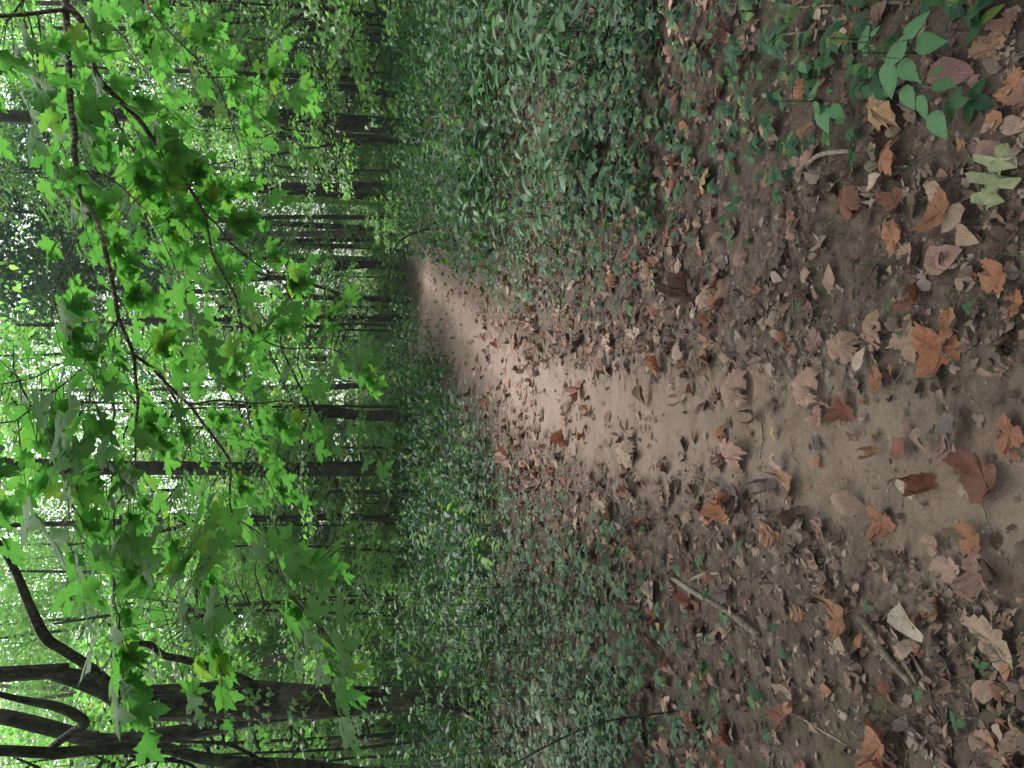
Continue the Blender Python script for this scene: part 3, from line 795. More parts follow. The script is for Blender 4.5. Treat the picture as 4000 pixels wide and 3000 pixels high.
# trees around and behind the camera that the wood goes on with
for x, y, c in [(-9, 3, 0), (10, 5, 1), (-6, -7, 2), (7, -6, 3), (17, 10, 1), (-17, 10, 0), (13, -2, 3), (-13, -4, 2), (-7.5, 9, 3), (8.5, 7, 0), (-5.5, -1.5, 1), (5.5, 1, 2)]:  # last four are unseen trees added so their crowns shade the ground
    g = float(gz(x, y)); root = empty("tree", (x, y, g))
    tube("trunk", [(0, 0, -0.3), (0.1, 0, 4), (0.2, 0.2, 9), (0, 0, 16)], [0.3, 0.24, 0.2, 0.08], M_BARK, root, 12, 18, 0.12, x)
    inst("crown", BIG[c], root, (0, 0, 9.0), 1.0 * x, 1.1, 'stuff')
    tag(root, "forest tree standing outside the picture beside the clearing", "tree", "trees around the viewpoint")

# ------------------------------------------------------------------ overhanging maple branches, close to the camera
mb = empty("maple_tree", (2.9, 1.9, float(gz(2.9, 1.9))))
ML = mb.location.copy()
tag(mb, "young maple whose branches and large lobed leaves hang across the upper right", "tree")
def cam_pt(X, Y, dep):
    d = ray(X, Y); return Vector((0, 0, CAM_H)) + d * dep
BR = [  # (X, Y, depth) and widths in px
    ([(142, -60, 2.3), (142, 0, 2.35), (143, 27, 2.35), (147, 100, 2.35), (152, 217, 2.4), (163, 290, 2.4), (160, 320, 2.4), (167, 367, 2.4), (175, 430, 2.4), (197, 453, 2.4), (213, 487, 2.4), (230, 553, 2.4),
      (247, 630, 2.45), (257, 690, 2.5), (287, 760, 2.5), (292, 813, 2.5), (298, 863, 2.5), (293, 920, 2.5), (292, 983, 2.5), (290, 1053, 2.45), (263, 1075, 2.4), (247, 1106, 2.35), (247, 1206, 2.25), (245, 1249, 2.2), (248, 1306, 2.1), (257, 1346, 2.0), (240, 1413, 1.95), (220, 1450, 1.9)],
     [15, 14, 13, 12, 12, 11, 12, 10, 9, 10, 9, 9, 9, 8, 7, 6, 6, 5, 4.5, 4.5, 4, 4, 3.5, 3.5, 3, 3, 2.5, 2]),
    ([(143, 10, 2.35), (153, 20, 2.35), (180, 53, 2.4), (193, 110, 2.45), (200, 133, 2.5), (213, 170, 2.5), (253, 213, 2.55), (293, 250, 2.6), (323, 290, 2.7), (353, 337, 2.8), (393, 383, 2.9), (420, 423, 3.0), (443, 463, 3.1), (467, 483, 3.1), (500, 527, 3.2), (553, 570, 3.3), (603, 603, 3.4), (633, 653, 3.5), (656, 696, 3.6)],
     [16, 15, 14, 13, 11, 11, 12, 11, 10, 9, 8, 7, 5, 4, 4, 3.5, 3, 2.5, 2]),
    ([(142, 22, 2.35), (110, 24, 2.25), (60, 31, 2.1), (0, 35, 2.0), (-60, 40, 1.95)], [10, 8, 8, 8, 7]),
    ([(257, 690, 2.5), (225, 730, 2.4), (190, 770, 2.35), (167, 806, 2.3), (83, 870, 2.2), (30, 911, 2.1), (0, 913, 2.1), (-40, 930, 2.0)], [5, 4.5, 4, 3.5, 3.5, 3, 3, 2]),
    ([(187, 771, 2.35), (130, 785, 2.3), (80, 813, 2.2), (40, 824, 2.2), (0, 830, 2.1)], [3.5, 3, 3, 2.5, 2]),
    ([(192, 775, 2.35), (203, 820, 2.3), (205, 835, 2.3), (180, 865, 2.2), (163, 873, 2.2)], [2.5, 2.2, 2, 1.8, 1.5]),
    ([(290, 766, 2.5), (333, 800, 2.6), (377, 846, 2.7), (410, 876, 2.8), (440, 916, 2.85), (490, 983, 2.9), (498, 1013, 2.9), (500, 1106, 2.9), (553, 1146, 2.85), (586, 1180, 2.8), (606, 1233, 2.7), (623, 1263, 2.6), (650, 1303, 2.5), (673, 1326, 2.4), (696, 1353, 2.3)],
     [7, 6.5, 6.5, 6, 5.5, 5.5, 5, 4.5, 4, 4, 3.5, 3, 3, 2.5, 2]),
    ([(410, 876, 2.8), (457, 866, 2.9), (493, 866, 3.0), (553, 871, 3.1), (613, 866, 3.2), (663, 876, 3.2)], [4, 4.5, 4, 3.5, 3, 2]),
    ([(586, 1180, 2.8), (630, 1193, 2.8), (663, 1203, 2.8)], [3, 2.5, 2]),
    ([(253, 1283, 2.15), (290, 1289, 2.1), (337, 1297, 2.05), (373, 1300, 2.0), (417, 1313, 1.95), (440, 1328, 1.9)], [3, 3, 3, 3, 2.5, 2]),
    ([(213, 178, 2.5), (237, 217, 2.6), (247, 253, 2.65), (273, 300, 2.7), (300, 353, 2.8), (303, 433, 2.9), (330, 500, 3.0), (350, 560, 3.1)], [5, 5, 4.5, 4, 4, 3, 2.5, 2]),
    ([(300, 355, 2.8), (353, 397, 2.9), (380, 430, 3.0), (400, 483, 3.1), (427, 523, 3.2), (450, 590, 3.3)], [3.5, 3.5, 3, 3, 2.5, 2]),
    ([(443, 463, 3.1), (452, 510, 3.1), (460, 553, 3.1), (483, 593, 3.1), (510, 646, 3.2), (520, 703, 3.2), (527, 786, 3.3), (530, 853, 3.3), (540, 920, 3.3), (550, 983, 3.3), (590, 1060, 3.3)], [5, 4.5, 5, 5, 4.5, 4, 4, 3.5, 3, 2.5, 2]),
    ([(527, 700, 3.2), (570, 735, 3.3), (620, 752, 3.4), (700, 752, 3.4), (752, 768, 3.4), (780, 800, 3.4)], [3, 3, 3, 2.5, 2, 1.5]),
    ([(313, -30, 2.8), (313, 0, 2.8), (340, 40, 2.9), (383, 87, 3.0), (417, 120, 3.1), (457, 167, 3.2), (483, 213, 3.3), (500, 267, 3.4), (517, 313, 3.5)], [4.5, 4, 4, 4, 3.5, 3, 3, 2.5, 2]),
    ([(187, -20, 2.6), (220, 40, 2.7), (267, 80, 2.8), (293, 123, 2.9), (320, 163, 3.0), (343, 220, 3.1)], [4.5, 4, 3.5, 3, 3, 2]),
    ([(292, 983, 2.5), (250, 1030, 2.4), (190, 1080, 2.2), (150, 1110, 2.1), (130, 1130, 2.0)], [3, 2.5, 2.5, 2, 2]),
    ([(345, 310, 3.0), (345, 350, 3.0), (360, 390, 3.2), (400, 400, 3.2), (470, 440, 3.3)], [2.5, 2.5, 2.2, 2, 1.5]),
    ([(167, 367, 2.4), (230, 380, 2.5), (280, 420, 2.6), (330, 480, 2.8), (370, 560, 2.9), (400, 640, 2.9), (420, 740, 2.9)], [3, 3, 3, 2.5, 2.5, 2, 2]),
    ([(200, 453, 2.4), (150, 540, 2.3), (120, 620, 2.2), (110, 690, 2.1)], [3, 2.5, 2.5, 2]),
    ([(83, 870, 2.2), (110, 960, 2.1), (140, 1040, 2.0), (150, 1120, 1.9)], [3, 2.5, 2.2, 2]),
    ([(457, 167, 3.2), (520, 170, 3.2), (580, 200, 3.3), (620, 240, 3.4)], [2.5, 2.2, 2, 1.5]),
    ([(440, 916, 2.85), (400, 980, 2.7), (380, 1060, 2.6), (360, 1130, 2.5)], [3, 2.5, 2.2, 1.8]),
    ([(500, 1106, 2.9), (450, 1160, 2.7), (430, 1230, 2.5), (420, 1290, 2.3)], [3, 2.5, 2.2, 1.8]),
    ([(60, 31, 2.1), (80, 120, 2.2), (90, 220, 2.3), (110, 330, 2.4), (140, 430, 2.4), (175, 520, 2.5)], [4, 4, 3.5, 3, 2.5, 2]),
]
# trunk of the maple, outside the right edge of the picture, and the limbs that carry the branches
root_top = cam_pt(142, -60, 2.3)
tube("trunk", [ML + Vector((0, 0, -0.2)), ML + Vector((0.05, 0, 1.2)), ML + Vector((-0.1, 0.05, 2.4)), ML + Vector((-0.3, 0.1, 4.5)), ML + Vector((-.2, .2, 7))], [0.085, 0.07, 0.055, 0.04, 0.01], M_BARK, mb, 10, 22, 0.1, 3, True, ML)
tube("limb", [ML + Vector((-0.05, 0.03, 1.9)), root_top.lerp(ML + Vector((0, 0, 2.2)), 0.4) + Vector((0, 0, .05)), root_top], [0.022, 0.016, 0.0105], M_TWIG, mb, 8, 8, 0.1, 5, True, ML)
for k, (XY, dep, hz) in enumerate([((313, -30), 2.8, 1.75), ((187, -20), 2.6, 2.1)]):
    e = cam_pt(*XY, dep)
    tube("limb", [ML + Vector((-0.03, 0.03, hz)), e.lerp(ML + Vector((0, 0, hz)), 0.5), e], [0.012, 0.007, 0.0035], M_TWIG, mb, 6, 6, 0.05, k, True, ML)
tw_paths = []
for pts, ws in BR:
    W = [cam_pt(*p) for p in pts]
    rad = [max(0.0016, 1.1 * w / 2212 / FOC * p[2] / 2) for w, p in zip(ws, pts)]
    tube("branch", W, rad, M_TWIG, mb, 6, len(W) * 3, 0.12, pts[0][0], True, ML)
    P, _ = resample(W, rad, len(W) * 3)
    tw_paths.append((P, rad))
# big single leaves that can be pointed at in the photograph: X, Y, width px, depth
BIGL = [(140, 690, 80, 2.0), (90, 880, 95, 2.0), (150, 870, 90, 2.1), (120, 920, 110, 1.9), (235, 940, 75, 2.2), (245, 840, 70, 2.2), (320, 960, 90, 2.2), (110, 1040, 45, 2.0),
        (110, 1170, 120, 1.6), (60, 1130, 100, 1.6), (165, 1230, 70, 1.7), (215, 1200, 60, 1.9), (300, 1310, 105, 1.7), (390, 1310, 100, 1.7), (320, 1230, 80, 1.9), (405, 1360, 90, 1.7), (460, 1330, 110, 1.7),
        (340, 1400, 85, 1.7), (320, 1440, 75, 1.7), (230, 1370, 110, 1.6), (190, 1420, 120, 1.5), (240, 1480, 110, 1.6), (250, 1540, 110, 1.5), (400, 1500, 80, 1.8), (420, 1530, 70, 1.8), (190, 1330, 60, 1.8),
        (560, 1180, 70, 2.6), (640, 1215, 90, 2.5), (690, 1300, 80, 2.3), (740, 1320, 75, 2.2), (660, 1380, 75, 2.2), (740, 1400, 80, 2.2), (640, 1430, 60, 2.2), (610, 1160, 70, 2.6), (620, 1350, 80, 2.3), (580, 1260, 70, 2.5),
        (790, 740, 60, 3.2), (770, 780, 60, 3.3), (720, 800, 60, 3.3), (790, 1000, 45, 2.7), (830, 1010, 50, 2.7), (760, 930, 40, 3.0), (620, 660, 60, 3.2), (650, 670, 55, 3.2), (480, 800, 60, 3.0), (620, 800, 60, 3.1),
        (60, 90, 90, 2.0), (30, 150, 90, 2.0), (70, 170, 100, 2.1), (100, 230, 90, 2.2), (120, 280, 80, 2.3), (60, 250, 80, 2.2), (215, 60, 70, 2.4), (250, 110, 75, 2.5), (210, 225, 85, 2.4), (340, 310, 70, 2.7), (390, 340, 80, 2.8), (440, 340, 60, 3.0),
        (360, 370, 70, 2.9), (500, 345, 60, 3.3), (590, 260, 60, 3.2), (460, 40, 60, 3.0), (440, 60, 60, 3.0), (350, 120, 60, 2.9), (300, 60, 60, 2.9), (510, 120, 55, 3.2), (570, 260, 60, 3.2),
        (640, 200, 50, 3.3), (630, 430, 60, 3.2), (640, 500, 60, 3.3), (600, 420, 55, 3.2), (70, 310, 80, 2.2), (180, 290, 80, 2.4), (230, 330, 70, 2.6), (230, 420, 70, 2.6), (260, 440, 60, 2.7),
        (400, 640, 70, 2.9), (430, 600, 70, 3.0), (480, 590, 60, 3.1), (545, 640, 60, 3.2), (420, 700, 75, 2.9), (450, 760, 60, 3.0), (500, 700, 60, 3.1)]
n_leaf = 0
def maple_leaf(p, d, nr, size):
    global n_leaf
    o = put_leaf("leaf", LM_MAPLE[n_leaf % len(LM_MAPLE)], Vector(p) - ML, d, nr, size, mb); n_leaf += 1
    return o
petB = Batch()
def nearest_branch(p):
    b = None; bd = 9
    for P, _ in tw_paths:
        for q in P:
            k = (q - p).length
            if k < bd: bd = k; b = q
    return b
for X, Y, w, dep in BIGL:
    c = cam_pt(X, Y, dep); size = w / 2212 / FOC * dep * 0.95
    size = min(size, 0.155)
    b = nearest_branch(c)
    d = (c - b); d.z *= 0.4
    if d.length < 0.02: d = Vector((rnd.uniform(-1, 1), rnd.uniform(-1, 1), -0.3))
    d.normalize(); d = d + Vector((rnd.uniform(-.3, .3), rnd.uniform(-.3, .3), rnd.uniform(-.55, -.15))); d.normalize()
    nr = Vector((rnd.gauss(0, .3), -0.35 + rnd.gauss(0, .3), 1))
    base = c - d * size * 0.45
    maple_leaf(base, tuple(d), tuple(nr), size)
    V, F = tube_arrays([b - ML, (b - ML).lerp(base - ML, 0.6) + Vector((0, 0, 0.01)), base - ML], [0.0011, 0.0009, 0.0009], 3)
    petB.raw(V, F)
# the many others, in flat sprays along the branches
smallB = Batch(); twB = Batch()
cand = []
for bi, (P, rad) in enumerate(tw_paths):
    L = sum((P[i] - P[i - 1]).length for i in range(1, len(P)))
    for k in range(int(L * 36)):
        t = rnd.random() ** 0.75
        i = min(len(P) - 2, max(1, int(t * (len(P) - 1))))
        cand.append((P[i].lerp(P[i + 1], rnd.random()), (P[i + 1] - P[i]).normalized(), t))
rnd.shuffle(cand)
TW_M = [(m_[0], m_[1], m_[2]) for m_ in [template('maple', ring=False, fold=0.1, droop=0.2, wave=0.02), template('maple', ring=False, fold=0.0, droop=0.4, wave=0.04)]]
sm_p = []; sm_d = []; sm_n = []; sm_s = []
for p, tdir, t in cand:
    sgn = rnd.choice((-1, 1))
    side = Vector((tdir.y, -tdir.x, 0)) * sgn
    if side.y < 0 and rnd.random() < 0.7: side = -side
    if side.length < 0.1: side = Vector((1, 0, 0))
    side.normalize()
    out = (side + tdir * 0.6 + Vector((0, rnd.uniform(0, 0.5), rnd.uniform(-0.35, 0.15)))).normalized()
    ln = rnd.uniform(0.04, 0.30)
    e = p + out * ln + Vector((0, 0, -0.2 * ln * ln))
    V, F = tube_arrays([p - ML, e - ML], [0.0014, 0.0008], 3); twB.raw(V, F)
    nl = 1 + int(ln * 9)
    for k in range(nl):
        q = p.lerp(e, (k + 1) / nl)
        dd_ = (out + Vector((rnd.gauss(0, .5), rnd.gauss(0, .5), rnd.uniform(-.6, .05)))).normalized()
        nr = (rnd.gauss(0, .3), rnd.gauss(0, .3), 1)
        size = rnd.choice((rnd.uniform(0.04, 0.075), rnd.uniform(0.055, 0.10)))
        if n_leaf < 296: maple_leaf(q, tuple(dd_), nr, size)
        else:
            sm_p.append(tuple(q - ML)); sm_d.append(tuple(dd_)); sm_n.append(nr); sm_s.append(size)
sm_p = np.array(sm_p); fr = frames(np.array(sm_d), np.array(sm_n)); sm_s = np.array(sm_s)
h = len(sm_p) // 2
smallB.add(*TW_M[0], sm_p[:h], fr[:h], sm_s[:h]); smallB.add(*TW_M[1], sm_p[h:], fr[h:], sm_s[h:])
link("foliage", smallB.mesh("foliage", M_MAPLE), mb)['kind'] = 'stuff'
link("leaf_stalks", petB.mesh("leaf_stalks", M_TWIG), mb)['kind'] = 'stuff'
link("twigs", twB.mesh("twigs", M_TWIG), mb)['kind'] = 'stuff'

# ------------------------------------------------------------------ fallen leaves
TONES = dict(tan=(0.276, 0.175, 0.136), orange=(0.285, 0.122, 0.071), rust=(0.173, 0.066, 0.047), pinkish=(0.250, 0.140, 0.119), grey=(0.124, 0.093, 0.094), cream=(0.388, 0.295, 0.240),
             umber=(0.109, 0.064, 0.050), yellow=(0.337, 0.226, 0.096), olive=(0.199, 0.194, 0.116), ochre=(0.264, 0.149, 0.088), beige=(0.310, 0.215, 0.174))
def dead_mesh(kind, roll, droop, fold, cup, seed, wave=0.05):
    v2, f = leaf_shape(kind, True, 0.09, seed)
    v3 = bend(v2, fold, droop, roll, wave, cup, seed)
    r2 = np.random.default_rng(int(seed * 31 + len(kind)))
    v3[:, 2] += 0.05 * np.sin(v3[:, 0] * 17 + seed) * np.sin(v3[:, 1] * 13 + seed * 2) + r2.normal(0, 0.014, len(v3))
    v3[:, :2] += r2.normal(0, 0.008, (len(v3), 2))
    zz = v3[:, 2]; v3[:, 2] = zz - np.percentile(zz, 12)
    c = v3[:, :2].mean(0); v3[:, 0] -= c[0]; v3[:, 1] -= c[1]
    pal = kind in ('maple', 'sycamore')
    V = v3; F = f; U = v2
    # leaf stalk
    if pal:
        b = v3[0]
        sv, sf = tube_arrays([tuple(b + [0, 0.03, 0.004]), tuple(b + [0.05, -0.22, 0.03]), tuple(b + [0.10, -0.45, 0.02])], [0.010, 0.009, 0.009], 3)
        V = np.concatenate([V, sv]); F = np.concatenate([F, sf + len(v3)]); U = np.concatenate([U, np.zeros((len(sv), 2))])
    return make_mesh("fallen_" + kind + "_leaf", V, F, M_DEADP if pal else M_DEADO, U, True)
DEAD = {}
for kind in ('sycamore', 'oak', 'ovate', 'maple'):
    DEAD[kind, 'flat'] = [dead_mesh(kind, 0.3, 0.12, 0.05, 0.12, s, 0.03) for s in (1, 2, 3)]
    DEAD[kind, 'cupped'] = [dead_mesh(kind, 1.3, 0.3, 0.1, 0.30, s, 0.05) for s in (4, 5, 6)]
    DEAD[kind, 'curled'] = [dead_mesh(kind, 3.6, 0.5, 0.1, 0.3, s, 0.06) for s in (7, 8, 9)]
    DEAD[kind, 'arched'] = [dead_mesh(kind, -1.2, 0.5, 0.0, -0.1, s, 0.05) for s in (10, 11, 12)]

def rgb_jit(c, a=0.16):
    k = 1 + rnd.uniform(-a, a)
    return tuple(max(0.01, v * k * (1 + rnd.uniform(-0.05, 0.05))) for v in c) + (1.0,)

def fallen(kind, form, tone, p, ang, size, label, group=None, tilt=0.12, lift=0.0):
    o = bpy.data.objects.new("fallen_leaf", rnd.choice(DEAD[kind, form])); COL.objects.link(o)
    o.location = (p.x, p.y, p.z + 0.006 + lift)
    o.rotation_euler = (rnd.gauss(0, tilt), rnd.gauss(0, tilt), ang)
    o.scale = (size, size, size)
    o.color = rgb_jit(TONES[tone])
    tag(o, label, "leaf", group)
    return o
# X, Y, size px (2212), kind, form, tone, pointing angle (deg, 0 = picture up... world +x), label
HERO = [
    (2135, 1035, 128, 'sycamore', 'cupped', 'rust', 60, "large reddish brown lobed leaf lying alone on bare sand at the bottom"),
    (2005, 1045, 92, 'sycamore', 'curled', 'rust', 200, "folded rusty red leaf with jagged edge leaning on a cream one"),
    (1975, 1055, 60, 'ovate', 'curled', 'cream', 100, "narrow cream leaf under the folded rusty red leaf"),
    (1960, 970, 85, 'ovate', 'cupped', 'rust', 20, "smooth maroon leaf on the sand beside rolled brown leaves"),
    (2010, 950, 70, 'ovate', 'curled', 'tan', 90, "long curved tan leaf edge just below the smooth maroon leaf"),
    (1900, 975, 55, 'sycamore', 'curled', 'ochre', 200, "rolled ochre leaf touching the smooth maroon leaf"),
    (2075, 920, 90, 'ovate', 'cupped', 'grey', 80, "dull grey leaf lying face down on the bare sand"),
    (2190, 940, 80, 'sycamore', 'flat', 'orange', 170, "orange leaf cut by the bottom edge of the picture beside the sand"),
    (2040, 760, 120, 'sycamore', 'cupped', 'orange', 190, "big bright orange lobed leaf overlapping others right of the sand"),
    (2060, 700, 80, 'sycamore', 'flat', 'orange', 330, "orange leaf tucked against the big bright orange lobed one"),
    (1975, 740, 90, 'sycamore', 'flat', 'tan', 100, "tan leaf carrying a small green clover leaf"),
    (1905, 725, 85, 'oak', 'flat', 'pinkish', 60, "flat pinkish leaf right of the pale cream leaf"),
    (1870, 780, 62, 'ovate', 'flat', 'cream', 250, "pale cream oval leaf lying flat at the path's right side"),
    (1907, 820, 58, 'sycamore', 'flat', 'orange', 10, "small fan shaped orange leaf beside the pale cream leaf"),
    (1830, 885, 72, 'sycamore', 'cupped', 'rust', 150, "rust brown crumpled leaf at the middle of the lower path"),
    (1870, 865, 30, 'ovate', 'cupped', 'orange', 150, "tiny orange leaf scrap beside the crumpled rust leaf"),
    (1760, 830, 110, 'sycamore', 'arched', 'tan', 220, "large arched tan leaf casting a dark shadow at the path's right edge"),
    (1775, 900, 62, 'sycamore', 'flat', 'pinkish', 280, "flat pinkish leaf left of the large arched tan one"),
    (1605, 835, 115, 'sycamore', 'arched', 'tan', 230, "tall arched light brown leaf standing across the path"),
    (1640, 900, 70, 'sycamore', 'curled', 'umber', 10, "dark curled leaf behind the arched light brown leaf on the path"),
    (1600, 985, 110, 'sycamore', 'arched', 'pinkish', 100, "long humped pinkish leaf at the left of the path"),
    (1680, 935, 42, 'ovate', 'cupped', 'yellow', 90, "small pale yellow leaf on the middle of the path"),
    (1690, 1000, 62, 'ovate', 'curled', 'beige', 120, "beige curled leaf against the yellowish torn one"),
    (1712, 1045, 82, 'sycamore', 'cupped', 'ochre', 40, "yellowish brown lobed leaf partly over a grey one"),
    (1605, 1075, 105, 'sycamore', 'cupped', 'grey', 30, "large slate grey crinkled leaf left of the path"),
    (1570, 1100, 80, 'sycamore', 'cupped', 'orange', 120, "orange brown leaf under the large slate grey leaf"),
    (1668, 1050, 70, 'sycamore', 'curled', 'grey', 200, "dark grey folded leaf on the path's left side"),
    (1735, 1115, 70, 'sycamore', 'curled', 'umber', 240, "dark brown shrivelled leaf in a dip left of the path"),
    (1850, 1090, 95, 'ovate', 'arched', 'tan', 170, "rolled smooth tan leaf like a small tube left of the sand"),
    (1915, 1130, 78, 'sycamore', 'cupped', 'orange', 180, "bright orange jagged leaf left of the bare sand"),
    (1780, 1140, 70, 'oak', 'flat', 'pinkish', 60, "pale pinkish flat leaf among dark litter left of the sand"),
    (2025, 1175, 55, 'sycamore', 'flat', 'tan', 100, "small squarish tan leaf on bare soil at lower left"),
    (2110, 1165, 72, 'sycamore', 'flat', 'orange', 60, "spiky light orange leaf with a dark stalk at lower left"),
    (2065, 1230, 72, 'sycamore', 'flat', 'tan', 100, "fan shaped light brown leaf at the bottom left of the sand"),
    (2135, 1240, 100, 'sycamore', 'cupped', 'pinkish', 300, "glossy pinkish leaf with orange rim at the bottom left"),
    (1815, 1330, 100, 'sycamore', 'cupped', 'orange', 20, "long orange leaf with serrated rim over a cream one at left"),
    (1825, 1390, 50, 'ovate', 'cupped', 'beige', 120, "beige oval leaf under the long orange serrated one"),
    (1985, 1345, 105, 'ovate', 'curled', 'cream', 130, "long folded straw coloured leaf beside the strips of wood"),
    (2160, 1385, 115, 'sycamore', 'flat', 'tan', 70, "large flat light brown leaf at the lower left edge"),
    (1915, 1610, 130, 'sycamore', 'cupped', 'orange', 350, "very large orange brown leaf in the bottom left corner"),
    (1700, 1550, 60, 'sycamore', 'cupped', 'rust', 250, "rust leaf by the green herbs at the left"),
    (2165, 600, 78, 'sycamore', 'flat', 'orange', 30, "orange lobed leaf right of the big orange pair at the bottom"),
    (2200, 655, 60, 'sycamore', 'flat', 'orange', 330, "small orange leaf cut by the bottom edge right of centre"),
    (2045, 560, 110, 'ovate', 'flat', 'pinkish', 190, "broad smooth pinkish leaf behind green clover at the bottom"),
    (1990, 640, 82, 'sycamore', 'cupped', 'rust', 300, "red brown raised lobed leaf above the orange pair"),
    (1940, 515, 62, 'sycamore', 'flat', 'orange', 200, "small orange leaf on bare crumbly soil right of the path"),
    (1975, 545, 50, 'sycamore', 'flat', 'tan', 90, "light brown leaf beside the small orange one on crumbly soil"),
    (2050, 455, 105, 'sycamore', 'cupped', 'orange', 330, "orange brown leaf with a smooth fold beside the beige oval leaf"),
    (2080, 470, 78, 'ovate', 'flat', 'beige', 40, "beige oval leaf with a clear midrib lying over an orange leaf"),
    (2100, 510, 80, 'ovate', 'cupped', 'tan', 150, "pointed tan leaf below the beige oval leaf"),
    (1990, 440, 75, 'ovate', 'cupped', 'umber', 40, "brown smooth leaf curving up near the orange fold"),
    (2030, 415, 60, 'ovate', 'flat', 'beige', 100, "pale half hidden leaf above the orange brown fold"),
    (2165, 385, 150, 'oak', 'flat', 'olive', 250, "grey green deeply lobed oak leaf at the bottom right"),
    (1935, 345, 82, 'sycamore', 'arched', 'orange', 20, "vivid orange domed leaf leaning on a beige one"),
    (1905, 325, 60, 'ovate', 'cupped', 'beige', 60, "beige oval leaf propped against the vivid orange dome"),
    (1905, 395, 60, 'ovate', 'cupped', 'cream', 20, "pale curled leaf just left of the vivid orange dome"),
    (1730, 362, 62, 'sycamore', 'flat', 'beige', 80, "pale spiky leaf pointing at the curved grey stick"),
    (2160, 330, 80, 'ovate', 'arched', 'pinkish', 150, "smooth brown domed leaf above the grey green oak leaf"),
    (1760, 285, 70, 'ovate', 'curled', 'ochre', 260, "brown curled leaf at the foot of the serrate herb"),
    (1830, 85, 62, 'ovate', 'flat', 'cream', 20, "cream leaf between green leaves near the right edge"),
    (1920, 235, 130, 'sycamore', 'arched', 'ochre', 40, "large brown folded leaf beneath the serrate green herb"),
    (1740, 190, 70, 'sycamore', 'flat', 'orange', 60, "orange leaf half covered by small green leaves on the right"),
    (2070, 160, 110, 'ovate', 'flat', 'pinkish', 160, "broad dull pinkish leaf under the serrate herb"),
    (2150, 105, 78, 'sycamore', 'flat', 'ochre', 90, "ochre lobed leaf at the bottom right corner"),
    (1860, 50, 70, 'sycamore', 'flat', 'orange', 150, "orange leaf close to the right edge above the herb"),
    (1455, 30, 85, 'sycamore', 'flat', 'beige', 60, "large light beige leaf by the right edge among creeper"),
    (1500, 630, 110, 'sycamore', 'curled', 'umber', 100, "dark crumpled leaf heap piece at the right verge"),
    (1540, 640, 80, 'sycamore', 'arched', 'beige', 250, "twisted beige leaf next to the dark crumpled one"),
    (1560, 600, 70, 'sycamore', 'cupped', 'tan', 30, "upright tan leaf at the right verge of the path"),
    (1430, 790, 62, 'sycamore', 'cupped', 'orange', 100, "light orange leaf lying on the path's right margin"),
    (1475, 860, 55, 'sycamore', 'curled', 'tan', 200, "tan leaf curled on the middle of the path"),
    (1540, 870, 52, 'oak', 'flat', 'pinkish', 190, "rosy flat leaf before the arched leaf on the path"),
    (1400, 855, 70, 'ovate', 'curled', 'umber', 90, "thin dark folded leaf standing on the sand of the path"),
    (1255, 845, 60, 'sycamore', 'cupped', 'rust', 250, "rust leaf on the middle stretch of the path"),
    (1225, 950, 62, 'sycamore', 'curled', 'orange', 100, "bright orange curled leaf at the left edge of the middle path"),
    (1100, 830, 26, 'sycamore', 'flat', 'orange', 40, "tiny orange leaf alone on the far sandy path"),
    (1365, 985, 80, 'sycamore', 'arched', 'tan', 130, "tan arched leaf on the left margin of the path"),
    (1320, 1110, 80, 'sycamore', 'cupped', 'beige', 60, "beige angular leaf left of the path halfway up"),
    (1450, 1060, 60, 'sycamore', 'flat', 'pinkish', 10, "pinkish flat leaf left of the path near the bright sand"),
    (1320, 740, 60, 'sycamore', 'flat', 'tan', 100, "light tan leaf on the right verge halfway up"),
    (1115, 740, 50, 'ovate', 'flat', 'rust', 90, "rusty red leaf lying on the grassy right verge"),
    (1100, 985, 70, 'sycamore', 'cupped', 'tan', 120, "large tan leaf on the far left edge of the path"),
    (1415, 1280, 75, 'sycamore', 'flat', 'beige', 100, "beige leaf under a green sprig left of the path"),
    (960, 310, 40, 'ovate', 'cupped', 'tan', 30, "tan leaf caught in the tall herbs on the right"),
]
hero_xy = []
n_fl = 0
for X, Y, w, kind, form, tone, ang, lab in HERO:
    p = on_ground(X, Y); dist = (p - Vector((0, 0, CAM_H))).length
    size = w / 2212 / FOC * dist * 0.74
    if kind in ('ovate', 'oak'): size *= 1.15
    fallen(kind, form, tone, p, R(ang), size, lab, None, 0.10, 0.006 + 0.002 * (n_fl % 7)); n_fl += 1
    hero_xy.append((p.x, p.y, size * 0.5))

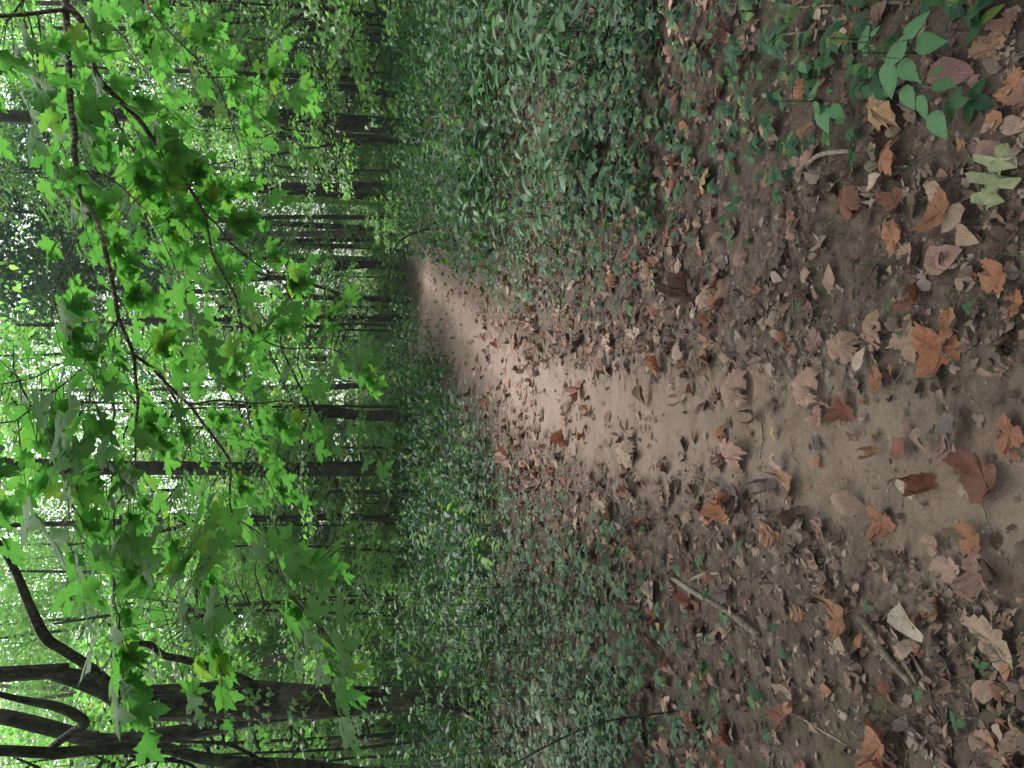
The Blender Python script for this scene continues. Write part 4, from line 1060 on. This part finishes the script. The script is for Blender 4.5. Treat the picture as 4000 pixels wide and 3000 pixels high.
def zone(x, y):
    d = float(path_dist(x, y))
    if d < 0.05: return "on the bare sandy path"
    c = float(np.interp(y, PY, PC))
    return ("in the litter right of the path" if x > c else "in the litter left of the path")
FORMW = dict(flat="flat", cupped="cupped", curled="curled", arched="arched")
tones_w = [('tan', 20), ('pinkish', 18), ('umber', 13), ('beige', 12), ('ochre', 10), ('orange', 9), ('rust', 7), ('grey', 6), ('cream', 4), ('yellow', 1)]
bag = [t for t, k in tones_w for _ in range(k)]
tries = 0
while n_fl < 300 and tries < 9000:
    tries += 1
    y = 1.55 + 4.2 * rnd.random() ** 1.5
    x = rnd.uniform(-0.52, 0.5) * (y + 0.6)
    d = float(path_dist(x, y))
    if d < 0 and rnd.random() < 0.5: continue
    if any((x - a) ** 2 + (y - b) ** 2 < (s * 0.8) ** 2 for a, b, s in hero_xy): continue
    size = rnd.choice([rnd.uniform(0.04, 0.07), rnd.uniform(0.05, 0.10), rnd.uniform(0.06, 0.13)])
    tone = rnd.choice(bag); form = rnd.choice(['flat', 'flat', 'cupped', 'cupped', 'curled', 'arched']); kind = rnd.choice(['sycamore', 'sycamore', 'ovate', 'oak', 'ovate'])
    p = Vector((x, y, float(gz(x, y))))
    sw = "small" if size < 0.075 else "medium sized"
    z_ = zone(x, y)
    lab = f"{sw} {FORMW[form]} {tone if tone != 'umber' else 'dark brown'} leaf {z_}"
    fallen(kind, form, tone, p, rnd.uniform(0, 6.28), size, lab, f"{sw} {form} {tone} leaves {z_}", 0.14, 0.004)
    hero_xy.append((x, y, size * 0.35)); n_fl += 1

# litter that nobody could count
OLD = [(0, (0.040, 0.027, 0.023)), (0.35, (0.095, 0.065, 0.054)), (0.7, (0.165, 0.118, 0.100)), (1, (0.25, 0.185, 0.16))]
M_OLD = leaf_mat("old_litter", OLD, trans=0.0, rough=0.85, spec=0.2, mottle=0.5)
LT = []
for kind, jag in (('sycamore', .12), ('ovate', .08), ('oak', .08), ('mini', .15)):
    for roll, cup, dr in ((0.4, 0.1, 0.1), (2.2, 0.3, 0.4), (-1.6, -0.1, 0.6)):
        v2, f = leaf_shape(kind, False, jag, len(LT))
        if kind == 'oak': v2 = v2 * np.array([1.0, 1.0])
        v = bend(v2, 0.1, dr, roll, 0.05, cup, len(LT)); v[:, 2] -= np.percentile(v[:, 2], 15)
        LT.append((v, f, v2))
B = Batch()
def scatter_litter(n, y0, y1, spread, size, pw=1.0, keep_path=0.25, lift=0.004, edge=0.0):
    y = y0 + (y1 - y0) * rng.random(n) ** pw
    x = (rng.random(n) * 2 - 1) * spread * (y + 0.8)
    d = path_dist(x, y)
    pn = vnoise(x * 2.2, y * 2.2, 9)
    keep = (d > 0.0 + 0.05 * pn) | (rng.random(n) < keep_path * np.where(pn > -0.1, 1.6, 0.35))
    keep &= (vnoise(x * 1.3, y * 1.3, 21) + rng.random(n) * 1.6 > 0.2)
    keep &= (d < 0.8) | (rng.random(n) < 0.45)
    x, y = x[keep], y[keep]; n = len(x)
    z = gz(x, y) + lift + rng.random(n) * 0.008
    a = rng.random(n) * 6.283
    dirs = np.stack([np.cos(a), np.sin(a), rng.normal(0, .16, n)], 1)
    nr = np.stack([rng.normal(0, .22, n), rng.normal(0, .22, n), np.ones(n)], 1)
    rot = frames(dirs, nr); sz = size[0] + (size[1] - size[0]) * rng.random(n)
    which = rng.integers(0, len(LT), n); P = np.stack([x, y, z], 1)
    for k in range(len(LT)):
        s = which == k; B.add(*LT[k], P[s], rot[s], sz[s])
scatter_litter(3200, 1.4, 7.0, 0.6, (0.018, 0.055), 1.3, 0.28)
scatter_litter(2600, 3.2, 9.0, 0.6, (0.04, 0.11), 1.2, 0.6)
scatter_litter(6400, 7.0, 26.0, 0.62, (0.05, 0.12), 1.5, 0.85)
lit = link("fallen_leaves", B.mesh("fallen_leaves", M_LITTER))
tag(lit, "brown and rust coloured leaf litter spread over the woodland floor", None, None, 'stuff')

B = Batch()
scatter_litter(13000, 1.4, 8.0, 0.6, (0.010, 0.036), 1.35, 0.10, 0.001)
scatter_litter(2200, 1.4, 8.0, 0.6, (0.04, 0.08), 1.35, 0.06, 0.001)
ol = link("leaf_fragments", B.mesh("leaf_fragments", M_OLD))
tag(ol, "dull half rotted leaf fragments matted into the woodland soil", None, None, 'stuff')

# crumbs and bits of twig
B = Batch()
V0, F0 = tube_arrays([(0, 0, 0), (0.02, 0.5, 0.03), (0, 1, 0)], [0.035, 0.03, 0.02], 3)
n = 5200
y = 1.4 + 9 * rng.random(n) ** 1.6; x = (rng.random(n) * 2 - 1) * 0.58 * (y + .6)
keep = (path_dist(x, y) > 0) | (rng.random(n) < 0.3); x, y = x[keep], y[keep]; n = len(x)
a = rng.random(n) * 6.283
B.add(V0, F0, np.zeros((len(V0), 2)), np.stack([x, y, gz(x, y) + 0.006], 1), frames(np.stack([np.cos(a), np.sin(a), rng.normal(0, .12, n)], 1), np.tile([0, 0, 1.0], (n, 1))), 0.012 + 0.085 * rng.random(n) ** 2.2)
tw = link("twig_litter", B.mesh("twig_litter", M_TWIG)); tag(tw, "tiny broken twigs and bark crumbs strewn over the soil", None, None, 'stuff')

# grit and little clods
B = Batch()
gv_ = np.array([(1, 0, 0), (0.2, 0.9, 0.1), (-0.9, 0.3, 0), (-0.4, -0.8, 0), (0.5, -0.7, 0.1), (0.05, 0, 0.7)]) ; gf_ = np.array([(0, 1, 5), (1, 2, 5), (2, 3, 5), (3, 4, 5), (4, 0, 5)])
n = 9000
y = 1.4 + 6 * rng.random(n) ** 1.5; x = (rng.random(n) * 2 - 1) * 0.55 * (y + .6); a = rng.random(n) * 6.283
k_ = vnoise(x * 3, y * 3, 77) + rng.random(n) > 0.35; x, y, a = x[k_], y[k_], a[k_]; n = len(x)
B.add(gv_, gf_, np.zeros((6, 2)), np.stack([x, y, gz(x, y) + 0.001], 1), frames(np.stack([np.cos(a), np.sin(a), rng.normal(0, .2, n)], 1), np.stack([rng.normal(0, .3, n), rng.normal(0, .3, n), np.ones(n)], 1)), 0.002 + 0.010 * rng.random(n) ** 3)
M_GRIT = leaf_mat("soil_grit", [(0, (0.10, 0.072, 0.060)), (0.6, (0.21, 0.155, 0.13)), (1, (0.30, 0.235, 0.20))], trans=0.0, rough=0.95, spec=0.1)
tag(link("soil_grit", B.mesh("soil_grit", M_GRIT)), "fine grit and small earth clods lying on the path and verges", None, None, 'stuff')

# ------------------------------------------------------------------ green ground cover
def scatter_pts(n, y0, y1, spread, pw, dens):
    y = y0 + (y1 - y0) * rng.random(n) ** pw
    x = (rng.random(n) * 2 - 1) * spread * (y + 0.8)
    k = rng.random(n) < dens(x, y)
    return x[k], y[k]
# small five-leaflet creeper, trefoils and round leaves, close to the ground
lv2, lf = leaf_shape('ovate', False)
lv = bend(lv2, 0.12, 0.25, 0, 0.0); CT = []
def cluster(nl, spread, ln, tiltz, petiole):
    Vs = []; Fs = []; Us = []; n0 = 0
    for i in range(nl):
        a = (i - (nl - 1) / 2) * spread
        ca, sa = math.cos(a), math.sin(a)
        M = np.array([[ca, sa, 0], [-sa, ca, 0], [0, 0, 1]])
        k = ln * (1 - 0.12 * abs(i - (nl - 1) / 2))
        V = (lv * k) @ M.T
        V[:, 2] += tiltz * 0
        Vs.append(V + [0, 0.05, 0]); Fs.append(lf + n0); Us.append(lv2); n0 += len(V)
    return np.concatenate(Vs), np.concatenate(Fs), np.concatenate(Us)
CT = [cluster(5, 1.15, 0.55, 0, 0), cluster(3, 1.9, 0.5, 0, 0), cluster(5, 1.05, 0.6, 0, 0), cluster(3, 1.5, 0.6, 0, 0)]
B = Batch()
def cover(n, y0, y1, pw, size, hmax, dens=cover_density, tilt=0.14, spread=0.6):
    x, y = scatter_pts(n, y0, y1, spread, pw, dens); n = len(x)
    h = hmax * rng.random(n); z = gz(x, y) + 0.012 + h
    a = rng.random(n) * 6.283
    dirs = np.stack([np.cos(a), np.sin(a), rng.normal(-0.1, .2, n)], 1)
    nr = np.stack([rng.normal(0, tilt, n), rng.normal(-0.05, tilt, n), np.ones(n)], 1)
    rot = frames(dirs, nr); sz = size[0] + (size[1] - size[0]) * rng.random(n)
    w = rng.integers(0, len(CT), n); P = np.stack([x, y, z], 1)
    for k in range(len(CT)):
        s = w == k; B.add(*CT[k], P[s], rot[s], sz[s])
cover(4200, 1.6, 6.0, 1.2, (0.035, 0.12), 0.10)
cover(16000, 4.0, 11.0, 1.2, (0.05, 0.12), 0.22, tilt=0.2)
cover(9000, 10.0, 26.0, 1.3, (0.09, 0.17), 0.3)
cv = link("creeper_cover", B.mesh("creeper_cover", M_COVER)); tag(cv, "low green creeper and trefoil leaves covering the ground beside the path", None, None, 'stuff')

# grass blades and moss-like tufts
B = Batch()
gv = np.array([[-0.02, 0, 0], [0.02, 0, 0], [0.015, 0.5, 0.0], [-0.015, 0.5, 0.0], [0, 1, -0.12]]); gf = np.array([[0, 1, 2], [0, 2, 3], [3, 2, 4]])
def grass_d(x, y):
    d = path_dist(x, y); pn = np.clip(vnoise(x * 2.6, y * 2.6, 31) * 1.4, 0, 1)
    return np.clip(d / 0.3, 0, 1) * (0.10 + 0.9 * pn)
x, y = scatter_pts(26000, 1.5, 12, 0.6, 1.4, grass_d); n = len(x)
a = rng.random(n) * 6.283
dirs = np.stack([np.cos(a) * 0.7, np.sin(a) * 0.7, rng.uniform(0.2, 1.3, n)], 1)
B.add(gv, gf, gv[:, :2], np.stack([x, y, gz(x, y) + .002], 1), frames(dirs, np.stack([-np.cos(a), -np.sin(a), np.full(n, .4)], 1)), rng.uniform(0.02, 0.075, n))
gr = link("grass", B.mesh("grass", M_COVER)); tag(gr, "short thin grass blades growing in tufts on the verges", None, None, 'stuff')

# ------------------------------------------------------------------ herbs
def herb(loc, height, n, size, kind='lance', lean=0.15, name="herb", droop=0.2, stem_m=None, up_to=1.0, start=0.35):
    root = empty(name, loc)
    a0 = rnd.uniform(0, 6.28); lx, ly = rnd.uniform(-lean, lean) * height, rnd.uniform(-lean, lean) * height
    pts = [(0, 0, -0.02), (lx * .3, ly * .3, height * .5), (lx, ly, height)]
    tube("stem", pts, [0.004, 0.003, 0.0015], stem_m or M_STEM, root, 5, 6)
    P, _ = resample([Vector(p) for p in pts], [1, 1, 1], 12)
    pool = LM_LANCE if kind == 'lance' else (LM_BRIGHT if kind == 'bright' else LM_OVATE if kind == 'ovate' else (LM_SERR if kind == 'serrate' else LM_MAPLE))
    for i in range(n):
        t = start + (up_to - start) * (i + 0.5) / n
        p = P[min(11, int(t * 11.99))]
        a = a0 + i * 2.4 + rnd.uniform(-.3, .3)
        d = (math.cos(a), math.sin(a), rnd.uniform(-0.05, 0.25) - droop * 0.6)
        s = size * rnd.uniform(0.65, 1.15) * (1.0 - 0.35 * max(0, t - 0.8) / 0.2)
        off = 0.02
        put_leaf("leaf", pool[(i + int(a0 * 10)) % len(pool)], (p.x + d[0] * off, p.y + d[1] * off, p.z), d, (rnd.gauss(0, .12), rnd.gauss(0, .12), 1), s, root)
    return root

# tall herbs with long pale leaves on the right bank
hn = 0; tries = 0
while hn < 150 and tries < 5000:
    tries += 1
    y = 4.6 + 6.4 * rnd.random() ** 0.8; x = rnd.uniform(0.10, 0.56) * y
    if float(path_dist(x, y)) < 0.8 + 0.05 * y: continue
    hn += 1
    h_ = rnd.uniform(0.35, 0.72) * min(1.3, (0.45 + y * 0.08))
    kind = rnd.choice(['lance', 'lance', 'ovate'])
    o = herb((x, y, float(gz(x, y))), h_, rnd.randint(8, 13), rnd.uniform(0.14, 0.24), kind, 0.3, start=0.2)
    tag(o, f"{'knee high' if h_ > 0.4 else 'low'} herb with {'narrow' if kind == 'lance' else 'oval'} leaves {'at front' if y < 6 else 'behind'}, {beside(x, y)}", "herb",
        "leafy herbs on the right bank")
hn = 0; tries = 0
while hn < 85 and tries < 5000:
    tries += 1
    y = rnd.uniform(4.5, 11.0); x = -rnd.uniform(0.12, 0.56) * y
    if float(path_dist(x, y)) < 0.9 + 0.05 * y: continue
    hn += 1
    kind = rnd.choice(['lance', 'ovate'])
    o = herb((x, y, float(gz(x, y))), rnd.uniform(0.15, 0.45), rnd.randint(6, 10), rnd.uniform(0.10, 0.17), kind, 0.35, start=0.2)
    tag(o, f"herb with {'narrow' if kind == 'lance' else 'oval'} leaves {'in front' if y < 7 else 'behind'}, {beside(x, y)}", "herb", "leafy herbs left of the path")

# shrubs close by at the left: leafy shoots before the double trunk
for k in range(30):
    X = rnd.uniform(640, 1020); Y = rnd.uniform(1270, 1655)
    y = rnd.uniform(6.6, 9.6)
    c = at_y(X, Y, y)
    g = float(gz(c.x, y))
    o = herb((c.x, y, g), max(0.5, c.z - g + 0.25), 24, rnd.uniform(0.09, 0.14), rnd.choice(['ovate', 'bright', 'bright', 'lance']), 0.25, "shrub_shoot", 0.15, M_STEM, 1.0, 0.08)
    tag(o, f"{'tall' if c.z - g > 1.2 else 'short'} leafy woody shoot {'nearer' if y < 8 else 'farther'}, {beside(c.x, y)}", "shrub", "woody shoots before the double stemmed tree")

# the mass of undergrowth farther back
B = Batch(); S = Batch()
def undergrowth(n, y0, y1, hlo, hhi, size, nl, dens):
    x, y = scatter_pts(n, y0, y1, 0.62, 1.15, dens); n = len(x)
    z = gz(x, y); H = hlo + (hhi - hlo) * rng.random(n)
    lx = rng.normal(0, .12, n) * H; ly = rng.normal(0, .12, n) * H
    sv = np.array([[-0.5, 0, 0], [0.5, 0, 0], [0, 1, 0.0]]); sf = np.array([[0, 1, 2]])
    for ang in (0, 1.57):
        d = np.stack([lx, ly, H], 1)
        fr_ = frames(d, np.tile([math.sin(ang), math.cos(ang), 0.02], (n, 1)))
        V = np.einsum('nij,kj->nki', fr_, np.array([[-0.0035, 0, 0], [0.0035, 0, 0], [0, 1, 0.0]]) * 1.0)
        V[:, 2, :] = d
        V = V + np.stack([x, y, z], 1)[:, None, :]
        F = sf[None] + (np.arange(n) * 3)[:, None, None]
        S.raw(V.reshape(-1, 3), F.reshape(-1, 3))
    for i in range(nl):
        t = 0.35 + 0.65 * (i + rng.random(n)) / nl
        a = rng.random(n) * 6.283
        P = np.stack([x + lx * t, y + ly * t, z + H * t], 1)
        dirs = np.stack([np.cos(a), np.sin(a), rng.uniform(-.35, .15, n)], 1)
        nr = np.stack([rng.normal(0, .18, n), rng.normal(0, .18, n), np.ones(n)], 1)
        k = i % 2
        B.add(*T_SMALL[k], P, frames(dirs, nr), size * rng.uniform(.6, 1.2, n))
def und_d(x, y):
    d = path_dist(x, y); return np.clip((d - 0.5 + np.clip((y - 20) * 0.12, 0, 0.6)) / 0.8, 0, 1)
undergrowth(1500, 8.5, 17, 0.25, 0.75, 0.13, 11, und_d)
undergrowth(3200, 14, 34, 0.4, 1.05, 0.15, 12, und_d)
B0, B = B, Batch()
undergrowth(3000, 30, 70, 0.5, 2.0, 0.30, 13, lambda x, y: np.ones_like(x))
tag(link("distant_undergrowth", B.mesh("distant_undergrowth", M_FAR)), "bright green undergrowth far back among the background trunks", None, None, 'stuff')
B = B0
ug2 = None
B1, B = B, Batch()
undergrowth(420, 6.5, 14, 0.2, 0.7, 0.14, 9, lambda x, y: und_d(x, y) * np.clip(vnoise(x * .7, y * .7, 55) * 2, 0, 1))
undergrowth(700, 13, 36, 0.5, 1.5, 0.19, 14, lambda x, y: und_d(x, y) * np.clip(vnoise(x * .35, y * .35, 57) * 2, 0, 1))
ug2 = link("broadleaf_undergrowth", B.mesh("broadleaf_undergrowth", leaf_mat("broad_leaf", G_FAR, trans=0.4, tint=(1.2, 1.5, 0.6), rough=0.55, spec=0.15))); tag(ug2, "brighter green broad leaved plants growing in patches among the undergrowth", None, None, 'stuff')
B = B1
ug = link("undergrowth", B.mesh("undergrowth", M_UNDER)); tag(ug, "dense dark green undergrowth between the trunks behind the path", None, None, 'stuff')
us = link("undergrowth_stems", S.mesh("undergrowth_stems", M_STEM)); tag(us, "thin upright stems of the undergrowth behind the path", None, None, 'stuff')

# herb with serrate leaves in the lower right of the picture: leaves read off the photograph
def serrate_herb(label, hub, leaves, hgt):
    hb = on_ground(*hub); root = empty("serrate_herb", hb)
    top = Vector((0, 0, hgt))
    tube("stem", [(0.02, 0.01, -0.02), (0.005, 0, hgt * 0.5), tuple(top)], [0.004, 0.003, 0.002], M_STEM, root, 6, 6)
    for bx, by, tx, ty, hz in leaves:
        d0 = ray(bx, by); d1 = ray(tx, ty)
        zb = hb.z + hz; zt = hb.z + hz - 0.02
        b = Vector((0, 0, CAM_H)) + d0 * ((CAM_H - zb) / -d0.z); t = Vector((0, 0, CAM_H)) + d1 * ((CAM_H - zt) / -d1.z)
        put_leaf("leaf", LM_SERR[int(bx) % len(LM_SERR)], b - hb, tuple(t - b), (rnd.gauss(0, .2), -.1, 1), (t - b).length * 0.88, root)
        o0 = b - hb
        tube("leaf_stalk", [tuple(Vector((0.004, 0, hz * 0.9))), tuple(o0 * 0.5 + Vector((0, 0, hz * 0.5))), tuple(o0)], [0.0016, 0.0012, 0.001], M_STEM, root, 4, 4)
    tag(root, label, "plant")
    return root
serrate_herb("bright green herb with large toothed leaves at the lower right", (1985, 125),
             [(1948, 128, 1925, 30, .20), (1968, 85, 1995, -10, .22), (1978, 95, 2045, 90, .18), (1925, 135, 1905, 235, .16), (1948, 130, 1978, 192, .17), (1952, 185, 1972, 250, .12), (1990, 205, 1990, 275, .10), (2015, 240, 2037, 318, .07), (2012, 165, 2040, 133, .15), (2015, 185, 2072, 178, .13)], 0.22)
serrate_herb("smaller green herb with toothed leaves above the large one", (1775, 225),
             [(1760, 210, 1752, 160, .13), (1765, 220, 1760, 262, .12), (1772, 225, 1783, 305, .10), (1795, 230, 1825, 262, .10), (1785, 200, 1805, 190, .14), (1720, 130, 1712, 110, .12), (1725, 135, 1742, 165, .12)], 0.15)
serrate_herb("light green sprig with toothed leaves at the upper right of the leaf litter", (1875, 90),
             [(1872, 92, 1850, 60, .12), (1878, 92, 1878, 60, .12), (1872, 95, 1850, 122, .11), (1882, 95, 1890, 118, .11), (1888, 78, 1900, 35, .13)], 0.13)
# hero sprigs of creeper
def creeper(label, X, Y, w, nl=5, hz=0.05, ang=None):
    p = on_ground(X, Y); root = empty("creeper_sprig", p)
    s = w / 2212 / FOC * (p - Vector((0, 0, CAM_H))).length * 0.55
    a0 = rnd.uniform(0, 6.28)
    tube("stem", [(0, 0, -0.01), (0.01, 0.01, hz * .6), (0, 0, hz)], [0.0015, 0.0012, 0.001], M_STEM, root, 4, 4)
    for i in range(nl):
        a = a0 + i * (5.2 / nl if nl == 5 else 2.09)
        d = (math.cos(a), math.sin(a), -0.12)
        put_leaf("leaf", LM_OVATE[i % 4], (0, 0, hz), d, (rnd.gauss(0, .15), rnd.gauss(0, .15), 1), s, root)
    tag(root, label, "plant")
for a_ in [("five-part creeper leaf above the large toothed herb", 1805, 135, 62), ("dark creeper leaf between the two toothed herbs", 1872, 200, 55), ("small creeper leaf left of the toothed herbs", 1863, 290, 34),
           ("dark bunch of creeper leaves below the large toothed herb", 2095, 230, 62), ("creeper leaf by the pale spiky leaf at right", 1680, 280, 50), ("creeper leaf left of the pale spiky leaf", 1686, 385, 40),
           ("creeper leaf at the right side above the small herb", 1640, 340, 46), ("creeper leaf on bare soil among roots at the right", 1700, 420, 30)]:
    creeper(a_[0], a_[1], a_[2], a_[3])
for a_ in [("tiny green clover leaf lying on the tan leaf right of the sand", 1960, 722, 22), ("small green clover leaf near the bottom right of the sand", 2110, 665, 34), ("clover leaf beside the red brown raised leaf", 1937, 660, 26),
           ("clover leaf between litter right of the upper path", 1740, 660, 24), ("small green trefoil by the split wood strips", 1890, 1310, 36), ("clover sprig at the bottom left corner among brown leaves", 2140, 1440, 40),
           ("green trefoil in the lower left litter", 2085, 1560, 44), ("light green leaf pair left of the path", 1610, 1180, 40), ("green sprig over the beige leaf left of the path", 1395, 1260, 70), ("small trefoil above the bottom left leaves", 2000, 1500, 34)]:
    creeper(a_[0], a_[1], a_[2], a_[3], 3, 0.03)

# ------------------------------------------------------------------ sticks, logs and strips of wood on the ground
def ground_stick(name, label, pts, w0, w1, mat=M_STICK, cat="stick", arch=0.0, sides=8, lump=0.15, sink=0.3):
    P = [on_ground(X, Y) for X, Y in pts]
    L = P[0].copy()
    r0 = px(w0, (P[0] - Vector((0, 0, CAM_H))).length) / 2; r1 = px(w1, (P[-1] - Vector((0, 0, CAM_H))).length) / 2
    n = len(P); rr = [r0 + (r1 - r0) * i / (n - 1) for i in range(n)]
    Q = [p + Vector((0, 0, rr[i] * (1 - sink) + 0.006 + arch * math.sin(math.pi * i / (n - 1)))) for i, p in enumerate(P)]
    o = tube(name, Q, rr, mat, None, sides, n * 4, lump, pts[0][0], True, L)
    o.location = L
    tag(o, label, cat)
    return o
ground_stick("stick", "stout pale stick lying aslant left of the path", [(1459, 1249), (1505, 1279), (1540, 1297), (1590, 1328), (1646, 1372)], 10, 14)
ground_stick("stick", "short bent grey stick near the end of the stout pale one", [(1496, 1254), (1516, 1243), (1559, 1237)], 7, 7)
ground_stick("stick", "curved grey stick arching over soil right of the path", [(1750, 362), (1772, 345), (1800, 332), (1846, 326)], 9, 9, arch=0.02)
ground_stick("stick", "long thin pale stick along the right edge of the picture", [(1640, -12), (1676, 2), (1726, 15), (1800, 12), (1850, 7), (1962, 6)], 5, 6)
ground_stick("stick", "dark thin stick leading to the cream leaf at the right", [(1672, 78), (1740, 70), (1800, 62)], 4, 7, M_TWIG)
ground_stick("stick", "thin straw coloured twig among leaves at the bottom right", [(1945, 430), (1960, 470), (1988, 525)], 2.5, 2.5)
ground_stick("stick", "slender twig leaning over litter right of the tan leaf", [(1690, 770), (1722, 830), (1762, 885)], 3, 2.5, M_TWIG)
ground_stick("stick", "thin dark twig on the sand just left of centre", [(1648, 905), (1652, 940), (1646, 990)], 3, 2, M_TWIG)
ground_stick("stick", "grey green straight twig at the lower left", [(1728, 1545), (1775, 1575), (1838, 1612)], 4, 3)
ground_stick("stick", "brown root-like stick beneath the green cover left of the path", [(1435, 1205), (1448, 1250), (1452, 1275)], 7, 5, M_TWIG)
ground_stick("wood_strip", "longest split wood strip in the lower left litter", [(1866, 1332), (1895, 1370), (1925, 1420), (1978, 1478)], 16, 12, M_BARK_PALE, "wood", sides=6, lump=0.35)
ground_stick("wood_strip", "middle strip of split wood lying beside the longest", [(1940, 1392), (1960, 1430), (1986, 1472)], 10, 8, M_BARK_PALE, "wood", sides=6, lump=0.35)
ground_stick("wood_strip", "thin rightmost strip of split wood by the straw coloured leaf", [(1958, 1386), (1980, 1420), (2004, 1460)], 8, 8, M_BARK_PALE, "wood", sides=6, lump=0.3)
ground_stick("fallen_log", "curved dark fallen log lying in the green cover on the left", [(1033, 1203), (1012, 1238), (1000, 1275), (992, 1340), (996, 1420), (988, 1462), (985, 1520)], 9, 15, M_BARK_DARK, "log", sides=10)
ground_stick("fallen_log", "dark mossy log behind the curved one at the left", [(905, 1260), (912, 1310), (908, 1360), (915, 1430)], 9, 12, M_BARK_DARK, "log", sides=10)
ground_stick("fallen_branch", "dark branch slanting down from the curved log", [(1108, 1345), (1070, 1390), (1030, 1435), (1010, 1470)], 6, 9, M_BARK_DARK, "branch", arch=0.05)
ground_stick("fallen_branch", "bare pale branch arching through the shrubs on the left", [(1120, 1640), (1090, 1560), (1020, 1520), (960, 1480), (905, 1452)], 5, 3, M_STICK, "branch", arch=0.35)
# arching vine at the left
P = [at_y(1098, 1658, 4.1), at_y(1150, 1628, 4.0), at_y(1239, 1583, 3.9), at_y(1306, 1559, 3.8), at_y(1389, 1546, 3.75), on_ground(1462, 1536)]
o = tube("vine", P, [0.0065, 0.006, 0.006, 0.005, 0.005, 0.004], M_BARK_DARK, None, 6, 22, 0.1, 2, True, P[-1]); o.location = P[-1]
tag(o, "thin dark vine arching over the ground cover at the left", "vine")
P = [at_y(905, 500, 16.5), at_y(865, 520, 16.4), at_y(846, 553, 16.3), at_y(836, 610, 16.2), at_y(826, 660, 16.1), at_y(820, 735, 16)]
P = [Vector((P[0].x + 0.1, 16.5, float(gz(P[0].x + 0.1, 16.5))))] + P
o = tube("fallen_branch", P, [0.022, 0.022, 0.02, 0.018, 0.016, 0.013, 0.006], M_BARK, None, 6, 22, 0.15, 2, True, P[0]); o.location = P[0]
tag(o, "thin bare branch reaching sideways in front of the middle trunks", "branch")
if HAZE > 0:
    hm = bpy.data.materials.new("haze_air"); hm.use_nodes = True; hm.node_tree.nodes.clear()
    ho = hm.node_tree.nodes.new("ShaderNodeOutputMaterial"); hv = hm.node_tree.nodes.new("ShaderNodeVolumePrincipled")
    hv.inputs['Color'].default_value = (0.9, 0.97, 0.93, 1); hv.inputs['Density'].default_value = HAZE; hv.inputs['Anisotropy'].default_value = 0.3
    hm.node_tree.links.new(hv.outputs[0], ho.inputs['Volume'])
    x0, x1 = float(gx[0]) - 5, float(gx[-1]) + 5; y0, y1 = float(gy[0]) - 5, float(gy[-1]) + 5; z0, z1 = float(ZZ.min()) - 1.0, 34.0
    Vb = [(x, y, z) for z in (z0, z1) for y in (y0, y1) for x in (x0, x1)]
    Fb = [(0, 2, 3, 1), (4, 5, 7, 6), (0, 1, 5, 4), (2, 6, 7, 3), (0, 4, 6, 2), (1, 3, 7, 5)]
    tag(link("haze", make_mesh("haze", Vb, Fb, hm)), "thin pale haze filling the air of the wood", None, None, 'stuff')
print("objects", len(bpy.data.objects))
